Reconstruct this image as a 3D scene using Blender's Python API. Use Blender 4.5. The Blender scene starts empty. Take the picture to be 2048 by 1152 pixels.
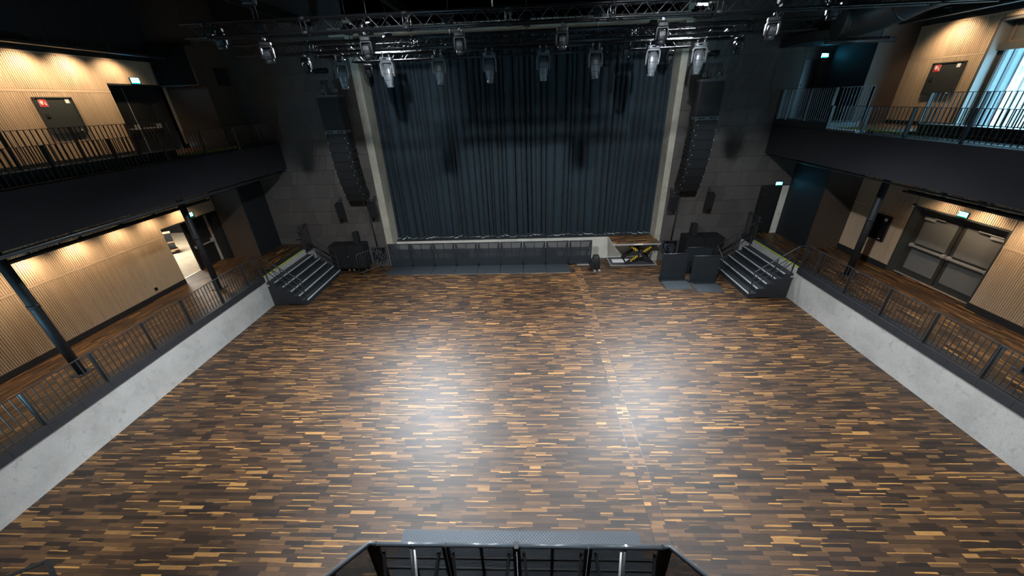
import bpy, bmesh, math, random
from mathutils import Vector, Matrix
random.seed(7)
S = bpy.context.scene
COL = S.collection
PI = math.pi

# ------------------------------------------------------------------ camera
cd = bpy.data.cameras.new('camera')
cd.sensor_width = 36.0
cd.lens = 730.7 / 2048 * 36
cd.clip_start, cd.clip_end = 0.05, 200
cam = bpy.data.objects.new('camera', cd)
COL.objects.link(cam)
p, y, r = math.radians(27.24), math.radians(-2.81), math.radians(-2.33)
fw = Vector((math.sin(y) * math.cos(p), math.cos(y) * math.cos(p), -math.sin(p)))
r0 = Vector((math.cos(y), -math.sin(y), 0))
u0 = r0.cross(fw)
rt = r0 * math.cos(r) + u0 * math.sin(r)
up = u0 * math.cos(r) - r0 * math.sin(r)
cam.matrix_world = Matrix(((rt.x, up.x, -fw.x, 0), (rt.y, up.y, -fw.y, 0), (rt.z, up.z, -fw.z, 7.0), (0, 0, 0, 1)))
S.camera = cam

# ------------------------------------------------------------------ world, exposure
w = bpy.data.worlds.new('world')
S.world = w
w.use_nodes = True
bg = w.node_tree.nodes['Background']
bg.inputs[0].default_value = (0.34, 0.74, 1.0, 1)
bg.inputs[1].default_value = 40.0
S.view_settings.view_transform = 'Standard'
S.view_settings.look = 'None'
S.view_settings.gamma = 1
S.view_settings.exposure = 0.0
S.view_settings.use_curve_mapping = False

# ------------------------------------------------------------------ lights of the room
def light(name, kind, loc, energy, color, target=None, size=0.1, size_y=None, spot=None, blend=1.0):
    d = bpy.data.lights.new(name, kind)
    d.energy, d.color = energy, color
    if kind == 'AREA':
        d.size = size
        if size_y:
            d.shape, d.size_y = 'RECTANGLE', size_y
    else:
        d.shadow_soft_size = size
    if kind == 'SPOT':
        d.spot_size, d.spot_blend = math.radians(spot), blend
    o = bpy.data.objects.new(name, d)
    COL.objects.link(o)
    o.location = loc
    if target is not None:
        o.rotation_euler = (Vector(target) - Vector(loc)).to_track_quat('-Z', 'Y').to_euler()
    return o
COOL = (0.86, 0.93, 1.0)
WARM = (1.0, 0.76, 0.50)
FLOOD = ((-5.39, 15.2, 9.51), (5.97, 15.2, 9.53))
for q in FLOOD:      # two work lamps behind the trusses, turned down towards the hall
    light('work_light', 'SPOT', q, 13500, COOL, (q[0] * 0.45, 7.2, 0), 0.30, spot=100, blend=0.9)
STAGE = ((-3.34, 9.46, 8.40), (3.70, 9.46, 8.40))
for q in STAGE:      # two lamps on the front of the near truss, turned to the stage
    light('stage_wash', 'SPOT', q, 1500, COOL, (q[0] * 1.18, 12.9, 7.8), 0.05, spot=40, blend=1.0)
HOUSE = ((-3.3, 5.2, 9.75), (3.1, 5.2, 9.75))
for q in HOUSE:      # two house lamps under the ceiling
    light('house_light_beam', 'SPOT', q, 3950, COOL, (q[0] * 1.0, q[1] + 2.8, q[2] - 5.6), 0.10, spot=104, blend=0.35)
for yy, e in ((4.6, 60), (5.8, 85), (7.0, 120), (8.2, 110), (9.4, 100), (10.6, 70), (11.7, 60), (12.9, 75)):   # wall washers under the left balcony
    light('wall_wash', 'SPOT', (-12.58, yy, 3.88), e * 0.95, WARM, (-12.95, yy, 2.9), 0.05, spot=150)
for yy, e in ((8.4, 240), (9.5, 260), (10.6, 290), (11.7, 290), (12.9, 200)):    # left balcony
    light('wall_wash', 'SPOT', (-12.42, yy, 8.60), e * 0.62, WARM, (-12.95, yy, 7.75), 0.05, spot=125)
for yy, e in ((6.2, 100), (7.5, 110), (8.8, 110), (10.0, 80), (11.0, 50)):                  # under the right balcony
    light('wall_wash', 'SPOT', (12.05, yy, 3.90), e * 0.85, WARM, (12.45, yy, 2.9), 0.05, spot=150)
for yy, e in ((9.9, 200), (11.4, 240), (13.0, 230)):               # right balcony
    light('wall_wash', 'SPOT', (11.9, yy, 8.58), e * 0.75, WARM, (12.45, yy, 7.7), 0.05, spot=125)
light('side_room_lamp', 'AREA', (-16.5, 14.6, 4.2), 420, (1.0, 0.9, 0.75), (-16.5, 14.6, 0), 1.5)
pl = light('window_portal', 'AREA', (13.38, 9.88, 6.9), 1, (1, 1, 1), (0, 9.88, 6.9), 2.6, 4.06)
pl.data.cycles.is_portal = True

# ------------------------------------------------------------------ materials
def mat(name):
    m = bpy.data.materials.new(name)
    m.use_nodes = True
    nt = m.node_tree
    return m, nt, nt.nodes['Principled BSDF']
def N(nt, kind, **kw):
    n = nt.nodes.new(kind)
    for k, v in kw.items():
        if k[0] == '_':
            setattr(n, k[1:], v)
    return n
def ramp(nt, fac, stops):
    n = nt.nodes.new('ShaderNodeValToRGB')
    e = n.color_ramp.elements
    e[0].position, e[0].color = stops[0][0], (*stops[0][1], 1)
    e[1].position, e[1].color = stops[-1][0], (*stops[-1][1], 1)
    for pos, c in stops[1:-1]:
        k = e.new(pos)
        k.color = (*c, 1)
    nt.links.new(fac, n.inputs[0])
    return n.outputs[0]
def noise(nt, vec, scale, detail=3, rough=0.55):
    n = nt.nodes.new('ShaderNodeTexNoise')
    n.inputs['Scale'].default_value = scale
    n.inputs['Detail'].default_value = detail
    n.inputs['Roughness'].default_value = rough
    if vec is not None:
        nt.links.new(vec, n.inputs['Vector'])
    return n.outputs['Fac']
def objco(nt, scale=None):
    c = nt.nodes.new('ShaderNodeTexCoord').outputs['Object']
    if scale:
        m = nt.nodes.new('ShaderNodeMapping')
        m.inputs['Scale'].default_value = scale
        nt.links.new(c, m.inputs[0])
        return m.outputs[0]
    return c
def worldco(nt, scale=(1, 1, 1)):
    g = nt.nodes.new('ShaderNodeNewGeometry').outputs['Position']
    m = nt.nodes.new('ShaderNodeMapping')
    m.inputs['Scale'].default_value = scale
    nt.links.new(g, m.inputs[0])
    return m.outputs[0]
def bump(nt, bs, h, strength=0.2, dist=0.01):
    b = nt.nodes.new('ShaderNodeBump')
    b.inputs['Strength'].default_value = strength
    b.inputs['Distance'].default_value = dist
    nt.links.new(h, b.inputs['Height'])
    nt.links.new(b.outputs[0], bs.inputs['Normal'])
def math_(nt, op, a, b=None, c=None):
    n = nt.nodes.new('ShaderNodeMath')
    n.operation = op
    for i, v in enumerate((a, b, c)):
        if v is None:
            continue
        if isinstance(v, (int, float)):
            n.inputs[i].default_value = v
        else:
            nt.links.new(v, n.inputs[i])
    return n.outputs[0]
def mixc(nt, f, a, b, mode='MIX'):
    n = nt.nodes.new('ShaderNodeMix')
    n.data_type, n.blend_type = 'RGBA', mode
    for s, v in ((0, f), (6, a), (7, b)):
        if isinstance(v, (int, float)):
            n.inputs[s].default_value = v
        elif isinstance(v, tuple):
            n.inputs[s].default_value = (*v, 1)
        else:
            nt.links.new(v, n.inputs[s])
    return n.outputs[2]
def plain(name, c, rough=0.5, metal=0.0, var=0.15, scale=8.0, bmp=0.0, spec=0.5):
    m, nt, b = mat(name)
    f = noise(nt, worldco(nt), scale, 4)
    lo = tuple(x * (1 - var) for x in c)
    hi = tuple(min(1, x * (1 + var)) for x in c)
    nt.links.new(ramp(nt, f, ((0.3, lo), (0.7, hi))), b.inputs['Base Color'])
    b.inputs['Roughness'].default_value = rough
    b.inputs['Metallic'].default_value = metal
    b.inputs['Specular IOR Level'].default_value = spec
    if bmp:
        bump(nt, b, noise(nt, worldco(nt), scale * 12, 3), bmp)
    return m
def emit(name, c, s):
    m, nt, b = mat(name)
    b.inputs['Base Color'].default_value = (0, 0, 0, 1)
    b.inputs['Emission Color'].default_value = (*c, 1)
    b.inputs['Emission Strength'].default_value = s
    return m
M = {}
M['black'] = plain('black_paint', (0.010, 0.010, 0.011), 0.6, var=0.1)
M['void'] = plain('matt_black_ceiling_paint', (0.004, 0.004, 0.004), 0.9, var=0.1, spec=0.1)
M['fascia'] = plain('charcoal_fascia_paint', (0.022, 0.0215, 0.025), 0.65, var=0.06, scale=3, bmp=0.04, spec=0.15)
M['block'] = plain('dark_brown_warm_light_tint', (0.044, 0.028, 0.018), 0.7, var=0.08)  # the brown of the warm wall wash is put into this colour
M['nightblue'] = plain('dark_blue_wall_paint', (0.0035, 0.006, 0.0085), 0.7, var=0.08)
M['steel'] = plain('dark_powder_coated_steel', (0.028, 0.028, 0.030), 0.42, var=0.1, spec=0.5)
M['tube'] = plain('slate_blue_tube', (0.075, 0.085, 0.095), 0.3, var=0.08)
M['coping'] = plain('anthracite_coping_sheet', (0.020, 0.022, 0.026), 0.5, var=0.1)
M['truss'] = plain('black_anodised_tube', (0.003, 0.003, 0.0034), 0.28, metal=0.0, var=0.1, spec=0.14)
M['shell'] = plain('dark_grey_fixture_shell', (0.055, 0.058, 0.062), 0.36, var=0.1)
M['shell2'] = plain('black_fixture_shell', (0.006, 0.006, 0.0065), 0.5, var=0.1, spec=0.14)
M['chrome'] = plain('bright_metal', (0.6, 0.6, 0.6), 0.3, metal=1.0, var=0.05)
M['alu'] = plain('brushed_aluminium', (0.62, 0.60, 0.57), 0.4, metal=0.7, var=0.06)
M['lens'] = plain('dark_glass_lens', (0.01, 0.012, 0.016), 0.08, var=0.05)
M['speaker'] = plain('black_textured_cabinet', (0.0095, 0.0095, 0.010), 0.65, var=0.2, scale=40, bmp=0.15, spec=0.25)
M['grille'] = plain('black_speaker_grille', (0.010, 0.010, 0.0105), 0.75, var=0.25, scale=90, bmp=0.2, spec=0.2)
M['rubber'] = plain('slate_stair_rubber', (0.018, 0.022, 0.026), 0.55, var=0.2, scale=5)
M['riser'] = plain('slate_riser_sheet', (0.013, 0.018, 0.022), 0.5, var=0.15)
M['nosing'] = plain('pale_grey_nosing', (0.38, 0.38, 0.38), 0.45, var=0.08)
M['yellow'] = plain('signal_yellow_strip', (0.62, 0.66, 0.02), 0.5, var=0.05)
M['faded'] = plain('faded_yellow_tape', (0.22, 0.17, 0.02), 0.7, var=0.3, scale=14)
M['white'] = plain('white_label', (0.75, 0.72, 0.68), 0.6, var=0.03)
M['red'] = plain('red_sign', (0.55, 0.02, 0.02), 0.5, var=0.05)
M['orange'] = plain('orange_plastic', (0.6, 0.25, 0.03), 0.5, var=0.05)
M['door'] = plain('grey_door_paint', (0.13, 0.127, 0.12), 0.5, var=0.06, scale=2)
M['doorframe'] = plain('dark_bronze_frame_paint', (0.030, 0.030, 0.026), 0.5, var=0.06)
M['blackdoor'] = plain('black_door_paint', (0.012, 0.012, 0.012), 0.35, var=0.06)
M['cabinet'] = plain('grey_black_cabinet_paint', (0.030, 0.032, 0.030), 0.5, var=0.06)
M['velvet'], nt, b = mat('dark_blue_grey_velvet')
nt.links.new(ramp(nt, noise(nt, worldco(nt, (3, 3, 0.6)), 4, 5), ((0.3, (0.0115, 0.020, 0.026)), (0.7, (0.0165, 0.027, 0.034)))), b.inputs['Base Color'])
b.inputs['Roughness'].default_value = 0.85
b.inputs['Sheen Weight'].default_value = 0.06
b.inputs['Sheen Roughness'].default_value = 0.5
b.inputs['Specular IOR Level'].default_value = 0.15
M['hem'] = plain('pale_curtain_hem', (0.55, 0.55, 0.53), 0.8, var=0.05)

def concrete(name, c, dark=0.72):
    m, nt, b = mat(name)
    co = worldco(nt)
    big = noise(nt, co, 1.1, 5, 0.6)
    c1 = ramp(nt, big, ((0.32, tuple(x * dark for x in c)), (0.5, c), (0.7, tuple(min(1, x * 1.12) for x in c))))
    spots = noise(nt, worldco(nt, (1, 1.4, 1)), 4.5, 6, 0.7)
    f = ramp(nt, spots, ((0.56, (0, 0, 0)), (0.66, (1, 1, 1))))
    c2 = mixc(nt, f, c1, tuple(x * dark * 0.95 for x in c))
    fine = noise(nt, co, 45, 4, 0.6)
    c3 = mixc(nt, 0.18, c2, ramp(nt, fine, ((0.3, (0.1, 0.1, 0.1)), (0.7, (0.9, 0.9, 0.9)))), 'OVERLAY')
    nt.links.new(c3, b.inputs['Base Color'])
    b.inputs['Roughness'].default_value = 0.8
    bump(nt, b, fine, 0.15, 0.004)
    return m
M['concrete'] = concrete('fair_faced_concrete', (0.395, 0.385, 0.36), 0.82)
M['stagewall'] = concrete('pale_concrete', (0.50, 0.47, 0.40), 0.82)
M['pillar'] = concrete('beige_pillar_concrete', (0.31, 0.285, 0.225), 0.75)
M['screed'] = concrete('beige_screed', (0.36, 0.31, 0.235), 0.85)

m, nt, b = mat('charcoal_acoustic_board')     # the grooved boards beside the stage
oi = nt.nodes.new('ShaderNodeObjectInfo').outputs['Random']
f = noise(nt, worldco(nt), 130, 3, 0.7)
base = ramp(nt, oi, ((0.0, (0.060, 0.053, 0.048)), (1.0, (0.076, 0.068, 0.062))))
nt.links.new(mixc(nt, 0.5, base, ramp(nt, f, ((0.35, (0.15, 0.15, 0.15)), (0.65, (0.85, 0.85, 0.85)))), 'OVERLAY'), b.inputs['Base Color'])
b.inputs['Roughness'].default_value = 0.9
b.inputs['Specular IOR Level'].default_value = 0.2
bump(nt, b, f, 0.4, 0.006)
M['board'] = m

m, nt, b = mat('oak_slat')                     # wooden slats of the side walls
oi = nt.nodes.new('ShaderNodeObjectInfo').outputs['Random']
base = ramp(nt, oi, ((0.0, (0.40, 0.285, 0.185)), (1.0, (0.45, 0.325, 0.215))))
g = noise(nt, worldco(nt, (30, 30, 1.2)), 3, 4, 0.6)
nt.links.new(mixc(nt, 0.2, base, ramp(nt, g, ((0.3, (0.2, 0.2, 0.2)), (0.7, (0.8, 0.8, 0.8)))), 'OVERLAY'), b.inputs['Base Color'])
b.inputs['Roughness'].default_value = 0.55
b.inputs['Specular IOR Level'].default_value = 0.3
M['slat'] = m

def parquet(name, gain=1.0):
    m, nt, b = mat(name)
    uv = nt.nodes.new('ShaderNodeUVMap')
    uv.uv_map = 'plank'
    at = nt.nodes.new('ShaderNodeAttribute')
    at.attribute_name = 'tone'
    sep = nt.nodes.new('ShaderNodeSeparateColor')
    nt.links.new(at.outputs['Color'], sep.inputs[0])
    R, G, B = sep.outputs
    sx = nt.nodes.new('ShaderNodeSeparateXYZ')
    nt.links.new(uv.outputs[0], sx.inputs[0])
    U, V = sx.outputs[0], sx.outputs[1]
    cb = nt.nodes.new('ShaderNodeCombineXYZ')
    nt.links.new(math_(nt, 'ADD', math_(nt, 'MULTIPLY', U, 2.2), math_(nt, 'MULTIPLY', B, 57.0)), cb.inputs[0])
    nt.links.new(math_(nt, 'MULTIPLY', V, 5.0), cb.inputs[1])
    nt.links.new(math_(nt, 'MULTIPLY', G, 31.0), cb.inputs[2])
    grain = noise(nt, cb.outputs[0], 3.0, 5, 0.65)
    k = lambda *c: tuple(x * gain for x in c)
    base = ramp(nt, R, ((0.0, k(0.012, 0.0064, 0.0036)), (0.30, k(0.026, 0.0130, 0.0062)), (0.62, k(0.046, 0.0225, 0.0098)), (0.86, k(0.072, 0.0350, 0.0138)), (0.95, k(0.105, 0.051, 0.018)), (0.985, k(0.16, 0.078, 0.025)), (1.0, k(0.30, 0.15, 0.043))))
    base = mixc(nt, 0.9, base, ramp(nt, grain, ((0.3, (0.22, 0.22, 0.22)), (0.7, (0.78, 0.78, 0.78)))), 'OVERLAY')
    # a pale sapwood edge that wavers along the plank
    cb2 = nt.nodes.new('ShaderNodeCombineXYZ')
    nt.links.new(math_(nt, 'ADD', math_(nt, 'MULTIPLY', U, 1.6), math_(nt, 'MULTIPLY', B, 91.0)), cb2.inputs[0])
    wav = noise(nt, cb2.outputs[0], 1.0, 1, 0.4)
    edge = math_(nt, 'ADD', math_(nt, 'MULTIPLY_ADD', G, 1.15, -0.76), math_(nt, 'MULTIPLY_ADD', wav, 1.0, -0.50))
    fac = math_(nt, 'MULTIPLY', math_(nt, 'GREATER_THAN', edge, V), math_(nt, 'LESS_THAN', R, 0.94))
    sap = mixc(nt, math_(nt, 'MULTIPLY_ADD', grain, 0.4, math_(nt, 'MULTIPLY', B, 0.7)), k(0.12, 0.055, 0.015), k(0.40, 0.20, 0.052))
    nt.links.new(mixc(nt, fac, base, sap), b.inputs['Base Color'])
    b.inputs['Roughness'].default_value = 0.40
    b.inputs['Specular IOR Level'].default_value = 0.45
    nt.links.new(math_(nt, 'MULTIPLY_ADD', grain, 0.12, 0.42), b.inputs['Roughness'])
    bump(nt, b, grain, 0.08, 0.002)
    return m
M['parquet'] = parquet('walnut_parquet')
M['ramp_parquet'] = parquet('lighter_walnut_parquet', 1.5)

m, nt, b = mat('hazard_stripe')
sp = nt.nodes.new('ShaderNodeSeparateXYZ')
nt.links.new(worldco(nt), sp.inputs[0])
s = math_(nt, 'FRACT', math_(nt, 'MULTIPLY', math_(nt, 'ADD', sp.outputs[0], math_(nt, 'MULTIPLY', sp.outputs[2], 0.3)), 13.0))
nt.links.new(mixc(nt, math_(nt, 'GREATER_THAN', s, 0.45), (0.01, 0.01, 0.01), (0.75, 0.45, 0.02)), b.inputs['Base Color'])
b.inputs['Roughness'].default_value = 0.4
M['hazard'] = m

m, nt, b = mat('tread_plate')                  # raised diamond pattern of the barrier foot plates
sp = nt.nodes.new('ShaderNodeSeparateXYZ')
nt.links.new(objco(nt), sp.inputs[0])
a1 = math_(nt, 'SINE', math_(nt, 'MULTIPLY', math_(nt, 'ADD', sp.outputs[0], sp.outputs[1]), 105.0))
a2 = math_(nt, 'SINE', math_(nt, 'MULTIPLY', math_(nt, 'SUBTRACT', sp.outputs[0], sp.outputs[1]), 105.0))
h = math_(nt, 'MAXIMUM', a1, a2)
hm = ramp(nt, h, ((0.55, (0, 0, 0)), (0.95, (1, 1, 1))))
nt.links.new(mixc(nt, hm, (0.030, 0.037, 0.044), (0.065, 0.075, 0.085)), b.inputs['Base Color'])
b.inputs['Roughness'].default_value = 0.42
b.inputs['Metallic'].default_value = 0.5
bump(nt, b, hm, 0.5, 0.004)
M['tread'] = m

def mesh_sheet(name, c, pitch, hole):
    m, nt, b = mat(name)
    sp = nt.nodes.new('ShaderNodeSeparateXYZ')
    nt.links.new(objco(nt), sp.inputs[0])
    kx = 2 * PI / pitch
    a1 = math_(nt, 'COSINE', math_(nt, 'MULTIPLY', math_(nt, 'ADD', sp.outputs[0], sp.outputs[2]), kx * 0.7))
    a2 = math_(nt, 'COSINE', math_(nt, 'MULTIPLY', math_(nt, 'SUBTRACT', sp.outputs[0], sp.outputs[2]), kx * 0.7))
    f = math_(nt, 'GREATER_THAN', math_(nt, 'ADD', a1, a2), hole)
    b.inputs['Base Color'].default_value = (*c, 1)
    b.inputs['Roughness'].default_value = 0.5
    tr = nt.nodes.new('ShaderNodeBsdfTransparent')
    mx = nt.nodes.new('ShaderNodeMixShader')
    nt.links.new(f, mx.inputs[0])
    nt.links.new(b.outputs[0], mx.inputs[1])
    nt.links.new(tr.outputs[0], mx.inputs[2])
    nt.links.new(mx.outputs[0], nt.nodes['Material Output'].inputs[0])
    return m
M['perf'] = mesh_sheet('perforated_black_steel', (0.024, 0.027, 0.030), 0.024, 0.15)
M['perf_front'] = mesh_sheet('perforated_slate_steel', (0.020, 0.026, 0.032), 0.018, 0.80)

m, nt, b = mat('window_glass')
b.inputs['Transmission Weight'].default_value = 1
b.inputs['Roughness'].default_value = 0
b.inputs['IOR'].default_value = 1.1
gl = nt.nodes.new('ShaderNodeBsdfTransparent')
gs = nt.nodes.new('ShaderNodeBsdfGlossy')
gs.inputs['Roughness'].default_value = 0.02
fr = nt.nodes.new('ShaderNodeMixShader')
fr.inputs[0].default_value = 0.06
nt.links.new(gl.outputs[0], fr.inputs[1])
nt.links.new(gs.outputs[0], fr.inputs[2])
nt.links.new(fr.outputs[0], nt.nodes['Material Output'].inputs[0])
M['glass'] = m
M['reveal'] = plain('sky_tinted_window_reveal', (0.045, 0.062, 0.072), 0.5, var=0.05)  # some of the sky light's blue is painted into the reveal
M['jamb'] = plain('grey_window_lining', (0.065, 0.062, 0.058), 0.5, var=0.05)
M['facade'] = plain('pale_facade_sheet', (0.13, 0.095, 0.08), 0.7, var=0.08, scale=3)
M['exit_white'] = emit('lit_exit_panel', (0.06, 0.58, 1.0), 34.0)
M['exit_green'] = emit('lit_exit_green', (0.0, 0.55, 0.22), 1.0)
M['flood'] = emit('lit_work_lamp', (0.92, 0.96, 1.0), 130.0)
M['flood_dim'] = emit('lit_work_lamp_edge', (0.92, 0.96, 1.0), 130.0)
M['led_blue'] = emit('small_blue_indicator', (0.1, 0.5, 1.0), 1.0)
M['ply'] = plain('plywood', (0.45, 0.27, 0.14), 0.6, var=0.1)
M['bluecloth'] = plain('blue_cloth', (0.12, 0.17, 0.25), 0.8, var=0.1)
M['duct'] = plain('black_duct_sheet', (0.016, 0.020, 0.022), 0.45, var=0.08)

# ------------------------------------------------------------------ mesh helpers
class MB:
    def __init__(s):
        s.v, s.f, s.sm = [], [], []
    def poly(s, pts, smooth=False):
        i = len(s.v)
        s.v += [tuple(q) for q in pts]
        s.f.append(tuple(range(i, i + len(pts))))
        s.sm.append(smooth)
    def hexa(s, P):      # 8 corners, bottom ring then top ring
        i = len(s.v)
        s.v += [tuple(q) for q in P]
        for q in ((0, 3, 2, 1), (4, 5, 6, 7), (0, 1, 5, 4), (1, 2, 6, 5), (2, 3, 7, 6), (3, 0, 4, 7)):
            s.f.append(tuple(i + k for k in q))
            s.sm.append(False)
        return s
    def box(s, x0, x1, y0, y1, z0, z1):
        return s.hexa(((x0, y0, z0), (x1, y0, z0), (x1, y1, z0), (x0, y1, z0), (x0, y0, z1), (x1, y0, z1), (x1, y1, z1), (x0, y1, z1)))
    def obox(s, mtx, sx, sy, sz):
        P = [mtx @ Vector((a * sx / 2, b_ * sy / 2, c * sz / 2)) for c in (-1, 1) for a, b_ in ((-1, -1), (1, -1), (1, 1), (-1, 1))]
        return s.hexa(P)
    def bar(s, a, b_, wx, wy, upv=(0, 0, 1)):       # rectangular bar from a to b
        a, b_ = Vector(a), Vector(b_)
        d = (b_ - a).normalized()
        u = Vector(upv)
        if abs(d.dot(u)) > 0.98:
            u = Vector((0, 1, 0))
        x = d.cross(u).normalized()
        z = x.cross(d).normalized()
        P = []
        for e in (a, b_):
            for i, j in ((-1, -1), (1, -1), (1, 1), (-1, 1)):
                P.append(e + x * wx / 2 * i + z * wy / 2 * j)
        return s.hexa(P)
    def tube(s, pts, rad, n=8, caps=True):
        pts = [Vector(q) for q in pts]
        R = rad if isinstance(rad, (list, tuple)) else [rad] * len(pts)
        base = len(s.v)
        prev = None
        for k, q in enumerate(pts):
            d = (pts[min(k + 1, len(pts) - 1)] - pts[max(k - 1, 0)]).normalized()
            if prev is None:
                u = Vector((0, 0, 1)) if abs(d.z) < 0.9 else Vector((0, 1, 0))
                x = d.cross(u).normalized()
            else:
                x = (prev - d * prev.dot(d)).normalized()
            prev = x
            z = x.cross(d)
            for i in range(n):
                t = 2 * PI * i / n
                s.v.append(tuple(q + (x * math.cos(t) + z * math.sin(t)) * R[k]))
        for k in range(len(pts) - 1):
            for i in range(n):
                j = (i + 1) % n
                s.f.append((base + k * n + i, base + k * n + j, base + (k + 1) * n + j, base + (k + 1) * n + i))
                s.sm.append(True)
        if caps:
            s.f.append(tuple(base + i for i in reversed(range(n))))
            s.sm.append(False)
            e = base + (len(pts) - 1) * n
            s.f.append(tuple(e + i for i in range(n)))
            s.sm.append(False)
        return s
    def rings(s, secs, caps=True, smooth=True):     # secs: lists of points, same length
        base = len(s.v)
        n = len(secs[0])
        for r_ in secs:
            s.v += [tuple(q) for q in r_]
        for k in range(len(secs) - 1):
            for i in range(n):
                j = (i + 1) % n
                s.f.append((base + k * n + i, base + k * n + j, base + (k + 1) * n + j, base + (k + 1) * n + i))
                s.sm.append(smooth)
        if caps:
            s.f.append(tuple(base + i for i in reversed(range(n))))
            s.sm.append(False)
            e = base + (len(secs) - 1) * n
            s.f.append(tuple(e + i for i in range(n)))
            s.sm.append(False)
        return s
    def prism(s, pts, vec):                          # extrude a planar polygon by vec
        vec = Vector(vec)
        return s.rings([pts, [Vector(q) + vec for q in pts]], smooth=False)
    def xform(s, mtx):
        s.v = [tuple(mtx @ Vector(q)) for q in s.v]
        return s
    def mesh(s, name, m):
        me = bpy.data.meshes.new(name)
        me.from_pydata(s.v, [], s.f)
        me.polygons.foreach_set('use_smooth', s.sm)
        bm = bmesh.new()
        bm.from_mesh(me)
        bmesh.ops.recalc_face_normals(bm, faces=bm.faces)
        bm.to_mesh(me)
        bm.free()
        if m is not None:
            me.materials.append(m)
        return me
    def build(s, name, m, parent=None, loc=None, rot=None, bevel=0):
        return put(name, s.mesh(name, m), parent, loc, rot, bevel)
def put(name, me, parent=None, loc=None, rot=None, bevel=0):
    o = bpy.data.objects.new(name, me)
    COL.objects.link(o)
    if parent is not None:
        o.parent = parent
    if loc is not None:
        o.location = loc
    if rot is not None:
        o.rotation_euler = rot
    if bevel:
        md = o.modifiers.new('bevel', 'BEVEL')
        md.width, md.segments, md.limit_method = bevel, 2, 'ANGLE'
    return o
def tag(o, label, cat, group=None):
    o['label'], o['category'] = label, cat
    if group:
        o['group'] = group
    return o
def thing(name, label, cat, loc=(0, 0, 0), rz=0, group=None):
    o = bpy.data.objects.new(name, None)
    o.empty_display_size = 0.1
    COL.objects.link(o)
    o.location, o.rotation_euler = loc, (0, 0, rz)
    return tag(o, label, cat, group)
def struct(o):
    o['kind'] = 'structure'
    return o
def stuff(o):
    o['kind'] = 'stuff'
    return o
_cache = {}
def boxmesh(name, sx, sy, sz, m):                    # box standing on its base centre, shared
    k = (name, round(sx, 4), round(sy, 4), round(sz, 4), m.name)
    if k not in _cache:
        _cache[k] = MB().box(-sx / 2, sx / 2, -sy / 2, sy / 2, 0, sz).mesh(name, m)
    return _cache[k]
def B(x0, x1, y0, y1, z0, z1):
    return MB().box(x0, x1, y0, y1, z0, z1)

# ------------------------------------------------------------------ shell of the room
XL, XR = -12.95, 12.45          # faces of the side walls
PL, PR = -10.2, 9.75            # faces of the pit walls
F1, F2 = 1.25, 5.76             # side floors, balcony floors
YB, YS = 16.15, 16.65           # wall beside the stage, stage front
TOP = 10.7
def plank_mesh(name, rects, m, along='X', z=0.0, th=0.012, seed=1):
    rnd = random.Random(seed)
    V, Fc, UV, TN = [], [], [], []
    for (x0, x1, y0, y1) in rects:
        g = 0.0006
        a0, a1, b0, b1 = x0 + g, x1 - g, y0 + g, y1 - g
        dz = rnd.uniform(-0.0002, 0.0002)
        i = len(V)
        V += [(a0, b0, z + dz), (a1, b0, z + dz), (a1, b1, z + dz), (a0, b1, z + dz), (a0, b0, z - th), (a1, b0, z - th), (a1, b1, z - th), (a0, b1, z - th)]
        Fc += [(i, i + 1, i + 2, i + 3), (i, i + 4, i + 5, i + 1), (i + 1, i + 5, i + 6, i + 2), (i + 2, i + 6, i + 7, i + 3), (i + 3, i + 7, i + 4, i)]
        L = (x1 - x0) if along == 'X' else (y1 - y0)
        fl = rnd.random() < 0.5
        q = [(0, 0), (L, 0), (L, 1), (0, 1)] if along == 'X' else [(0, 0), (0, 1), (L, 1), (L, 0)]
        if fl:
            q = [(a, 1 - b_) for a, b_ in q]
        q8 = q + q
        for fidx in ((0, 1, 2, 3), (0, 4, 5, 1), (1, 5, 6, 2), (2, 6, 7, 3), (3, 7, 4, 0)):
            UV += [q8[k] for k in fidx]
        t = (rnd.random(), rnd.random(), rnd.random(), 1)
        TN += [t] * 20
    me = bpy.data.meshes.new(name)
    me.from_pydata(V, [], Fc)
    uv = me.uv_layers.new(name='plank')
    uv.data.foreach_set('uv', [c for q in UV for c in q])
    ca = me.color_attributes.new('tone', 'FLOAT_COLOR', 'CORNER')
    ca.data.foreach_set('color', [c for q in TN for c in q])
    me.materials.append(m)
    return me
def rows(x0, x1, y0, y1, along='X', wd=0.07, seed=3):
    rnd = random.Random(seed)
    out = []
    lo, hi, a0, a1 = (y0, y1, x0, x1) if along == 'X' else (x0, x1, y0, y1)
    n = int(round((hi - lo) / wd))
    st = (hi - lo) / n
    for k in range(n):
        a = a0 - rnd.uniform(0, 0.45)
        while a < a1 - 0.01:
            L = rnd.choice((0.48, 0.48, 0.48, 0.36, 0.24))
            s0, s1 = max(a, a0), min(a + L, a1)
            a += L
            if s1 - s0 < 0.02:
                continue
            b0 = lo + k * st
            out.append((s0, s1, b0, b0 + st) if along == 'X' else (b0, b0 + st, s0, s1))
    return out

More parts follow.
